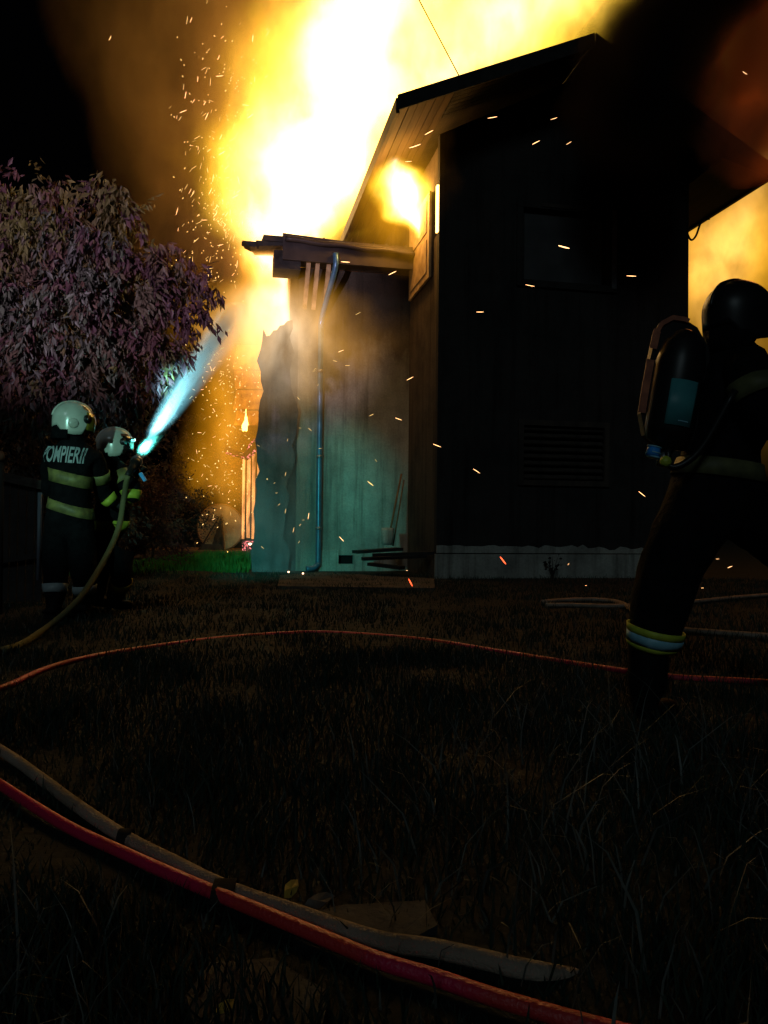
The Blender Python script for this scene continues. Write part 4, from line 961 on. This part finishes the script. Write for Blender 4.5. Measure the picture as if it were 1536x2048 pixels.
# air set: a thing carried on his back
a0, a1 = at(1372, 665, D-.12), at(1330, 905, D-.12)
air = thing('breathing_air_set', 'air cylinder with teal band and orange edging on the large firefighter', 'air cylinder', a1); q = Vector(a1)
ax = (a0-a1).normalized(); L = (a0-a1).length
prof = [(0, .03), (.03, .045), (.05, .085), (.1, .1), (.3, .102), (L-.14, .102), (L-.05, .085), (L, .04), (L+.015, .005)]
MB().tube([ax*t for t, _ in prof], [r for _, r in prof], 24).build('cylinder', M['black_plastic'], air, True)
tb = (at(1340, 812, D-.12)-q).dot(ax)
def arc_patch(t0, t1, r, a0, a1, name, m):
    x = ax.cross(Vector((0, 1, 0))).normalized(); y = ax.cross(x); y = y if y.y < 0 else -y; vs = []
    for i in range(13):
        a = rad(a0+(a1-a0)*i/12)
        for t_ in (t0, t1): vs.append(ax*t_+y*(r*math.cos(a))+x*(r*math.sin(a)))
    o = MB().add(vs, [(2*i, 2*i+2, 2*i+3, 2*i+1) for i in range(12)]).build(name, M[m], air, True); o.modifiers.new('s', 'SOLIDIFY').thickness = .002
arc_patch(tb-.095, tb+.095, .104, -32, 32, 'label_patch', 'teal_label')
arc_patch(tb-.078, tb-.073, .107, -20, 4, 'bright_line', 'silver_blue')
vt = -ax
MB().tube([vt*-.0, vt*.06], .028, 12).build('valve', M['metal'], air, True)
MB().tube([at(1309, 893, D-.16)-q, at(1305, 912, D-.16)-q], [.026, .03], 10).build('blue_coupling', M['blue'], air, True)
for y in (893, 905, 914): MB().tube([at(1309, y, D-.16)-q, at(1308.5, y+2, D-.16)-q], .031, 10).build('coupling_ring', M['silver_blue'], air, True)
e = bmesh.new(); bmesh.ops.create_icosphere(e, subdivisions=2, radius=.024); me = bpy.data.meshes.new('yellow_knob'); e.to_mesh(me); e.free(); me.materials.append(M['lime2']); o = link('yellow_knob', me, air); o.location = at(1331, 923, D-.27)-q
# harness plate with orange edging along its outer rim
edge = [at(x, y, D-.05)-q for x, y in ((1282, 826), (1290, 775), (1300, 720), (1312, 665), (1322, 648), (1345, 636), (1372, 640), (1395, 655))]
plate = edge+[at(x, y, D-.05)-q for x, y in ((1420, 700), (1415, 800), (1400, 900), (1320, 900), (1290, 870))]
MB().prism(plate, (0, .05, 0)).build('back_plate', M['black_plastic'], air)
for i0, i1 in ((0, 2), (2.4, 3.2), (3.2, 6.2)):
    def ep(t):
        i = min(int(t), len(edge)-2); return edge[i].lerp(edge[i+1], t-i)
    pth = [ep(i0+(i1-i0)*k/10)-Vector((0, .008, 0)) for k in range(11)]
    wd = .032 if i0 < 3 else .02
    vs = []
    for k, p in enumerate(pth):
        tn = (pth[min(k+1, 10)]-pth[max(k-1, 0)]).normalized(); sd = tn.cross(Vector((0, 1, 0))).normalized(); vs += [p-sd*wd/2, p+sd*wd/2]
    o = MB().add(vs, [(2*k, 2*k+1, 2*k+3, 2*k+2) for k in range(10)]).build('orange_edging', M['orange_tape'], air); o.modifiers.new('s', 'SOLIDIFY').thickness = .003
MB().tube(catmull([at(1335, 900, D-.2)-q, at(1345, 935, D-.22)-q, at(1400, 900, D-.25)-q, at(1470, 780, D-.3)-q], 5), .014, 6).build('air_hose', M['black_plastic'], air, True)

# ------------------------------------------------------------------ nozzle, jet, hoses
nz0, nz1 = at(262, 955, 7.15), at(273, 923, 7.15)
noz = thing('hose_nozzle', 'branch nozzle with blue handle in the crouching firefighters hands', 'nozzle', nz0); q = Vector(nz0); d = (nz1-nz0)
JT = at(475, 610, 14.4); jd = (JT-nz1).normalized()
n0 = nz1-jd*.34
MB().tube([n0-q, n0+jd*.14-q, n0+jd*.16-q, n0+jd*.25-q, n0+jd*.26-q, nz1-q], [.026, .03, .04, .036, .05, .052], 14).build('barrel', M['black_plastic'], noz, True)
MB().tube([nz1-jd*.02-q, nz1+jd*.012-q], .056, 14).build('tip_ring', M['metal'], noz, True)
MB().bar(at(281, 946, 7.1)-q, at(291, 962, 7.1)-q, .035, .03).build('handle', mat('sky blue lever', (.05, .42, .95), .35, emit=(.04, .3, .8), es=.0), noz)
hp = [n0, at(247, 1000, 7.0), at(240, 1045, 6.85), at(224, 1090, 6.6), at(190, 1152, 6.25), at(150, 1207, 5.95), gnd(80, 1265, .04), gnd(0, 1302, .035), Vector((-2.85, 4.5, .035)), Vector((-2.6, 3.75, .05)), Vector((-2.0, 3.3, .085))]
hp += [gnd(0, 1500, .03)] + [gnd(x, y, .02) for x, y in ((75, 1552), (150, 1608), (250, 1675), (350, 1727), (450, 1776), (600, 1829), (750, 1879), (868, 1897), (968, 1919), (1020, 1932))] + [gnd(1090, 1946, .008), gnd(1150, 1957, -.012), gnd(1240, 1970, -.05)]
TAN = catmull(hp, 8)
ho = thing('fire_hose', 'tan canvas fire hose curving from the nozzle to the foreground grass', 'fire hose', TAN[-1])
k_ = len(TAN); r_ = [.026]*k_
sp_ = 7*8
MB().tube([p-TAN[-1] for p in TAN[:sp_+1]], .025, 12).build('hose_line', M['hose_olive'], ho, True)
MB().tube([p-TAN[-1] for p in TAN[sp_:]], .0185, 12).build('hose_line', M['hose_tan'], ho, True)
RED = catmull([gnd(2700, 1440, .02), gnd(2050, 1405, .02)] + [gnd(x, y, .024) for x, y in ((1536, 1362), (1340, 1350), (1180, 1327), (1000, 1297), (850, 1272), (700, 1260), (600, 1258), (450, 1268), (300, 1288), (180, 1309), (90, 1335))] + [gnd(0, 1375, .026), Vector((-2.05, 3.55, .026)), Vector((-1.75, 2.95, .026))] + [gnd(x, y, .024) for x, y in ((0, 1569), (75, 1617), (150, 1661), (250, 1707), (350, 1752), (440, 1790), (600, 1856), (750, 1918), (868, 1954), (968, 1988), (1068, 2018), (1168, 2046), (1300, 2080))], 8)
for p_r in RED:
    if p_r.y > 3.6: p_r.z = .024-.03*min(1, (p_r.y-3.6)/2.2)
o = MB().tube(RED, [.0155 if p.y < 3.2 else .0175 for p in RED], 12).build('hose', M['hose_red'], None, True); recenter(o); tag(o, 'red rubber hose looping round the dark grass', 'hose')
for lab, pts_ in (('pale flat hose with a raised fold at the feet of the large firefighter', ((1085, 1204), (1130, 1200), (1190, 1199), (1235, 1204), (1262, 1217), (1275, 1232), (1290, 1250), (1350, 1258), (1420, 1264), (1536, 1272), (1650, 1280), (2000, 1292), (2500, 1300))),
                  ('pale hose running behind the large firefighter towards the house', ((1092, 1210), (1140, 1210), (1210, 1212), (1300, 1210), (1390, 1203), (1450, 1197), (1536, 1190), (1650, 1186), (2000, 1180), (2400, 1190)))):
    pa = catmull([gnd(x, y, .03) for x, y in pts_], 6); o = MB().tube(pa, .034, 10, flat=.7).build('fire_hose', M['hose_tan'], None, True); recenter(o); tag(o, lab, 'fire hose')
def strap(pa, pb, w, lab):
    # a band round both hoses
    c = (pa+pb)/2; ax = (pb-pa); half = ax.length/2+.026; ax.normalize(); t = ax.cross(Vector((0, 0, 1))).normalized()
    ring = [c+ax*half*math.cos(a)+Vector((0, 0, .024*math.sin(a)+.0)) for a in np.linspace(0, 2*math.pi, 25)[:-1]]
    vs = [p+t*w*s for p in ring for s in (-.5, .5)]; n = len(ring)
    o = MB().add(vs, [(2*i, 2*((i+1) % n), 2*((i+1) % n)+1, 2*i+1) for i in range(n)]).build('hose_strap', M['strap']); o.modifiers.new('s', 'SOLIDIFY').thickness = .004
    recenter(o); tag(o, lab, 'strap', 'dark straps round the hoses')
strap(gnd(452, 1776, .018), gnd(446, 1793, .018), .05, 'dark strap tying red and tan hoses together')
strap(gnd(252, 1675, .02), gnd(250, 1678, .02), .035, 'dark strap tied round the tan hose further left')
# water jet: a spreading cone of spray, scattering the helmet lamp's light
def jet():
    LJ = (JT-nz1).length; n, k = 20, 16; vs = []
    x = jd.cross(Vector((0, 0, 1))).normalized(); y = jd.cross(x)
    for i in range(k):
        t = i/(k-1); r = .055+.5*t; c = nz1+jd*(.015+LJ*t)-Vector((0, 0, .5*t*t))
        for j in range(n):
            a = 2*math.pi*j/n; vs.append(c+(x*math.cos(a)+y*math.sin(a))*r)
    fs = [(i*n+j, i*n+(j+1) % n, (i+1)*n+(j+1) % n, (i+1)*n+j) for i in range(k-1) for j in range(n)]+[tuple(range(n-1, -1, -1)), tuple((k-1)*n+j for j in range(n))]
    m = bpy.data.materials.new('spray'); m.use_nodes = True; t = m.node_tree; t.nodes.clear()
    N = t.nodes.new; g = N('ShaderNodeNewGeometry'); s1 = N('ShaderNodeVectorMath'); s1.operation = 'SUBTRACT'; t.links.new(g.outputs['Position'], s1.inputs[0]); s1.inputs[1].default_value = nz1
    dt = N('ShaderNodeVectorMath'); dt.operation = 'DOT_PRODUCT'; t.links.new(s1.outputs[0], dt.inputs[0]); dt.inputs[1].default_value = jd
    ln = N('ShaderNodeVectorMath'); ln.operation = 'LENGTH'; t.links.new(s1.outputs[0], ln.inputs[0])
    def mth(op, a, b=None):
        q_ = N('ShaderNodeMath'); q_.operation = op
        for i, v in enumerate((a, b)):
            if v is None: continue
            if hasattr(v, 'links'): t.links.new(v, q_.inputs[i])
            else: q_.inputs[i].default_value = v
        return q_.outputs[0]
    ax_ = dt.outputs['Value']; rad2 = mth('SUBTRACT', mth('MULTIPLY', ln.outputs['Value'], ln.outputs['Value']), mth('MULTIPLY', ax_, ax_))
    r_ = mth('SQRT', mth('MAXIMUM', rad2, 0.0))
    def prof_(k, b, pw): return mth('POWER', mth('MAXIMUM', mth('SUBTRACT', 1.0, mth('DIVIDE', r_, mth('MULTIPLY_ADD', ax_, k) if False else mth('ADD', mth('MULTIPLY', ax_, k), b))), 0.0), pw)
    nz_ = N('ShaderNodeTexNoise'); nz_.inputs['Scale'].default_value = 5; nz_.inputs['Detail'].default_value = 4; t.links.new(g.outputs['Position'], nz_.inputs['Vector'])
    fall = mth('ADD', mth('MULTIPLY', prof_(.021, .045, 1.5), 9.0), mth('MULTIPLY', prof_(.058, .05, 1.4), mth('MULTIPLY', nz_.outputs['Fac'], 1.8)))
    den = mth('DIVIDE', 1.0, mth('ADD', 1.0, mth('MULTIPLY', ax_, .1)))
    e = N('ShaderNodeVolumePrincipled'); e.inputs['Color'].default_value = (.95, .98, 1, 1); t.links.new(mth('MULTIPLY', fall, den), e.inputs['Density'])
    o = N('ShaderNodeOutputMaterial'); t.links.new(e.outputs[0], o.inputs['Volume'])
    try: m.cycles.volume_step_rate = .25
    except Exception: pass
    o = MB().add(vs, fs).build('water_jet', m, None, True); recenter(o); tag(o, 'bright cyan spray of water shooting up from the nozzle to the fire', 'water jet')
jet()
hl = Vector(at(262, 884, 7.18))
lamp('helmet_lamp_light', 'SPOT', nz1+Vector((.04, -.25, .1)), 6500, (.28, .85, 1), .02, nz1+jd*3, rad(17), 1.0)
lamp('helmet_lamp_light', 'SPOT', hl, 1150, (.1, .95, .76), .03, at(585, 1030, 14.5), rad(38), .85)
# the fire engine's searchlight and blue beacon stand behind the camera
lamp('searchlight', 'SPOT', (-2.5, -5, 2.8), 1900, (.42, 1, .82), .12, at(185, 950, 6.9), rad(9), .8)
lamp('beacon', 'SPOT', (-5.2, -3, 2.4), 9000, (.88, .68, .88), .15, W3(185, 500, 9), rad(20), .7)

# ------------------------------------------------------------------ fallen leaves, slabs
def fallen(p, s, rz, m, lab):
    out = [(0, 0), (.22, .16), (.5, .26), (.78, .2), (1, 0), (.75, -.17), (.5, -.24), (.2, -.18)]
    vs = [(.5*s, 0, .012*s)]+[(x*s, y*s, s*.06*math.sin(x*5+y*9)+.03*s*abs(y)) for x, y in out]
    o = MB().add(vs, [(0, i, i % 8+1) for i in range(1, 9)]).build('fallen_leaf', M[m]); o.modifiers.new('s', 'SOLIDIFY').thickness = .0015
    o.location = p; o.rotation_euler = (rad(35), rad(-20), rz); return tag(o, lab, 'leaf', 'fallen leaves in the grass')
fallen(gnd(568, 1797, .015), .06, 1.1, 'leafy', 'yellow fallen leaf standing beside the tan hose')
fallen(gnd(425, 2045, .015), .05, .9, 'leafy', 'yellow fallen leaf at the bottom edge below the red hose')
fallen(gnd(605, 1815, .012), .075, .05, 'leafb', 'brown fallen leaf lying flat right of the yellow one')
for lab, pts_ in (('grey paving slab edge showing beyond the tan hose', ((590, 1835), (680, 1810), (850, 1800), (875, 1850), (800, 1890), (680, 1860))), ('bluish paving slab in the corner under the red hose', ((372, 1990), (420, 1925), (545, 1915), (660, 1985), (640, 2070), (400, 2090)))):
    o = MB().prism([gnd(x, y, .022) for x, y in pts_], (0, 0, -.06)).build('paving_slab', M['concrete']); recenter(o); tag(o, lab, 'slab')

# ------------------------------------------------------------------ grass
HPTS = np.array([(p.x, p.y) for p in (TAN[9*8:-20]+RED)][::2])
def grass(name, lab, n, yr, hr, w, mats, dens=1.2, box=None, lean=.5, probs=None, patch=True):
    y = yr[0]+(yr[1]-yr[0])*RNG.random(n)**dens; x = (RNG.random(n)*2-1)*(y*.58+1.2)
    if box: x = box[0]+(box[1]-box[0])*RNG.random(n); y = box[2]+(box[3]-box[2])*RNG.random(n)
    cl = np.array([mnoise.noise(Vector((a*2.1, b*2.1, 3.3))) for a, b in zip(x, y)]) if patch else np.zeros(n)
    h = (hr[0]+(hr[1]-hr[0])*RNG.random(n)**1.6)*(1+.75*cl)
    keep = np.ones(n, bool)
    if not box:
        dmin = np.full(n, 9.); front = np.zeros(n, bool)
        for i in range(0, len(HPTS), 1):
            d2 = (x-HPTS[i, 0])**2+(y-HPTS[i, 1])**2; dmin = np.minimum(dmin, d2)
        dmin = np.sqrt(dmin); keep = (dmin > .035); h = np.where(dmin < .16, h*.45, h)
        keep &= RNG.random(n) < .75+.6*cl
    if box:     # ragged oval patch
        ex = (x-(box[0]+box[1])/2)/(box[1]-box[0])*2; ey = (y-(box[2]+box[3])/2)/(box[3]-box[2])*2; k2 = ex**2+ey**2+.9*cl
        keep &= RNG.random(n) < np.clip(1.5*(1.05-k2), 0, 1); h = h*np.clip(1.25-.6*k2, .35, 1.2)
    x, y, h = x[keep], y[keep], h[keep]; n = len(x)
    a = RNG.random(n)*2*np.pi; ln = lean*(.2+RNG.random(n))*h; b = RNG.random(n)*2*np.pi
    lx, ly = np.cos(a)*ln, np.sin(a)*ln; wx, wy = np.cos(b)*w*(.5+RNG.random(n)), np.sin(b)*w*(.5+RNG.random(n))
    P = []
    for t, ww in ((0, 1), (.4, .85), (.75, .55)):
        z = h*t*(1-.15*t); ox, oy = lx*t**2, ly*t**2
        P += [np.stack([x+ox-wx*ww, y+oy-wy*ww, z-.01], 1), np.stack([x+ox+wx*ww, y+oy+wy*ww, z-.01], 1)]
    P.append(np.stack([x+lx, y+ly, h*(.85-.3*lean*RNG.random(n))], 1))
    co = np.stack(P, 1).reshape(-1, 3)
    base = (np.arange(n)*7)[:, None]
    tri = np.concatenate([base+np.array(f)[None, :] for f in ((0, 1, 3), (0, 3, 2), (2, 3, 5), (2, 5, 4), (4, 5, 6))], 1).reshape(-1, 3)
    me = bpy.data.meshes.new(name); me.vertices.add(len(co)); me.vertices.foreach_set('co', co.astype(np.float32).ravel())
    nt_ = len(tri); me.loops.add(nt_*3); me.loops.foreach_set('vertex_index', tri.astype(np.int32).ravel())
    me.polygons.add(nt_); me.polygons.foreach_set('loop_start', np.arange(0, nt_*3, 3, dtype=np.int32)); me.polygons.foreach_set('loop_total', np.full(nt_, 3, np.int32))
    for m in mats: me.materials.append(m)
    mi = RNG.choice(len(mats), n, p=probs) if probs else np.zeros(n, int); me.polygons.foreach_set('material_index', np.repeat(mi, 5).astype(np.int32))
    me.update(calc_edges=True); me.validate(); o = link(name, me); return tag(o, lab, 'grass', kind='stuff')
grass('grass', 'dark rough grass of the foreground yard', 100000, (.7, 5.0), (.03, .13), .0026, [M['grass'], M['straw']], 1.3, probs=[.92, .08])
grass('grass', 'dark short grass between the hose loop and the house', 75000, (4.5, 13), (.03, .09), .004, [M['grass'], M['straw']], 1.0, probs=[.93, .07])
grass('tall_grass', 'tall bent grass stalks at the lower right', 1500, (.9, 3.2), (.15, .38), .0028, [M['straw'], M['grass']], 1.2, lean=.9, box=(-.15, 2.0, .7, 3.6), probs=[.6, .4])
grass('tall_grass', 'bent grass stalks at the lower left corner', 260, (.9, 3.2), (.1, .25), .0026, [M['straw'], M['grass']], 1.2, lean=.9, box=(-.9, -.3, .95, 1.6), probs=[.6, .4])
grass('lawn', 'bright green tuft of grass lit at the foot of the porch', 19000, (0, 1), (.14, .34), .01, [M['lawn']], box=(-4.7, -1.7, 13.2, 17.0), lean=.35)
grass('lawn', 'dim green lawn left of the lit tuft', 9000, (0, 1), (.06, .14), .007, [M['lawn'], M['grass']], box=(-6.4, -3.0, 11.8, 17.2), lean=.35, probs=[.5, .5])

# ------------------------------------------------------------------ sparks
def sliver(L, w, bend):
    path = [Vector((L*(t-.5), bend*L*(1-(2*t-1)**2), 0)) for t in (0, .3, .7, 1)]
    return MB().tube(path, [w*.5, w, w, w*.4], 5)
SPM = {}
for m in ('spark', 'spark_y', 'spark_r'):
    SPM[m] = [sliver(1, .075, b).mesh('spark', M[m], True) for b in (.0, .06, .14)]
def spark(px, py, d, Lpx, angdeg, m, lab, grp, thick=1.0):
    o = link('spark', random.choice(SPM[m])); L = Lpx/FPX*d; o.location = at(px, py, d)
    x = (Vector((math.cos(rad(angdeg)), random.uniform(-.4, .4), math.sin(rad(angdeg))))).normalized(); y = Vector((0, 1, 0)); z = x.cross(y).normalized(); y = z.cross(x)
    w = max(L*thick*.45, .018)*random.uniform(.8, 1.2)
    o.matrix_world = Matrix.Translation(o.location) @ Matrix(((x.x*L, y.x*w, z.x*w, 0), (x.y*L, y.y*w, z.y*w, 0), (x.z*L, y.z*w, z.z*w, 0), (0, 0, 0, 1)))
    tag(o, lab, 'spark', grp); return o
FL_ = 'glowing spark drifting in the dark air before the sooty gable'
for px, py, L, an in ((985, 235, 19, 0), (1108, 237, 13, 8), (858, 265, 20, 32), (1072, 285, 19, 33), (1138, 286, 12, 30), (1060, 571, 18, -12), (1263, 552, 20, 0), (960, 624, 15, 0), (874, 891, 17, -20), (953, 942, 17, -30), (1284, 988, 16, -42), (1490, 146, 11, -30), (830, 292, 24, 12), (817, 323, 14, 3)):
    spark(px, py, random.uniform(9, 10.8), L, an, 'spark', FL_, 'sparks before the gable', .8)
spark(1128, 494, 9, 23, -13, 'spark', 'thickest bright spark, before the grey upper window', 'sparks before the gable', 1.6)
spark(1006, 1121, 9, 20, -50, 'spark_r', 'red hot spark falling before the pale plinth', 'sparks before the gable', 1.8)
spark(821, 1165, 9, 17, -62, 'spark_r', 'red hot spark falling to the ground left of the plinth', 'sparks before the gable', 1.8)
FW = 'glowing spark drifting before the teal lit wall'
for px, py, L, an in ((691, 524, 18, -3), (785, 546, 17, 22), (682, 702, 12, 20), (670, 722, 9, -10), (695, 731, 10, 0), (716, 627, 11, 25), (820, 757, 15, 28), (797, 838, 15, -22), (743, 830, 10, 28), (752, 921, 7, -50), (683, 1078, 14, -45), (628, 742, 6, 10), (636, 770, 5, 60), (597, 797, 7, -50), (600, 856, 6, 0), (620, 859, 9, -40), (640, 897, 6, 0), (571, 948, 8, 80), (549, 966, 5, 30), (553, 986, 5, 0), (558, 1009, 6, 40), (571, 1022, 10, 80), (617, 1032, 13, 80), (600, 1050, 7, 50), (607, 1040, 5, 0), (587, 1060, 11, 80), (598, 1084, 6, 60), (525, 1095, 8, -40), (630, 738, 5, 30), (575, 880, 6, 80)):
    spark(px, py, random.uniform(11, 12), L, an, 'spark_y' if L < 12 else 'spark', FW, 'sparks before the lit wall', 1.0)
spark(741, 967, 10.5, 15, -38, 'spark_y', 'thickest orange spark, before the teal lit wall', 'sparks before the lit wall', 2.0)
for px, py, L, an in ((1435, 1118, 6, 0), (1460, 1134, 10, 20), (1405, 1176, 5, 0), (1137, 1128, 5, 60), (1172, 1171, 4, 0), (814, 1141, 4, 0)):
    spark(px, py, 8.5, L, an, 'spark', 'tiny spark low over the dark ground near the plinth', 'sparks low over the ground', 1.4)
SW = 'tiny glowing spark in the swarm rising left of the fire'
def swarm_pos():
    k = random.random()
    if k < .42: return random.gauss(432, 42), random.triangular(250, 620, 440)
    if k < .6: return random.gauss(450, 55), random.triangular(-10, 330, 300)
    if k < .82: return random.gauss(448, 40), random.gauss(760, 55)
    return random.gauss(450, 38), random.gauss(950, 60)
n_ = 0
while n_ < 235:
    px, py = swarm_pos()
    if px > 545 or px < 330: continue
    n_ += 1; up = py < 620
    spark(px, py, random.uniform(12.5, 15), random.choice((7, 8, 10, 12, 15)) if up else random.choice((5, 6, 7, 9)), random.gauss(65, 28) if up else random.uniform(0, 180), random.choice(('spark_y', 'spark_y', 'spark')), SW, 'sparks rising beside the fire', .75)
for px, py in ((220, 76), (382, 40), (437, 115), (371, 190)): spark(px, py, 13, 13, 75, 'spark', SW, 'sparks rising beside the fire', .8)
b = MB()
for k in range(420):
    px, py = swarm_pos()
    if px > 560 or px < 330: continue
    p = at(px, py, random.uniform(12.5, 16)); L = random.uniform(2, 5)/FPX*14; x = Vector((random.gauss(.2, .5), random.uniform(-.3, .3), random.gauss(.7, .4))).normalized(); sd = x.cross(Vector((0, 1, 0))).normalized()*.009; n3 = x.cross(sd).normalized()*.009
    b.add([p-x*L*.5, p+sd, p+n3, p-sd, p-n3, p+x*L*.5], [(0, 1, 2), (0, 2, 3), (0, 3, 4), (0, 4, 1), (5, 2, 1), (5, 3, 2), (5, 4, 3), (5, 1, 4)])
o = b.build('sparks', M['spark_y']); recenter(o); tag(o, 'fine dust of sparks blown left of the flames', 'sparks', kind='stuff')
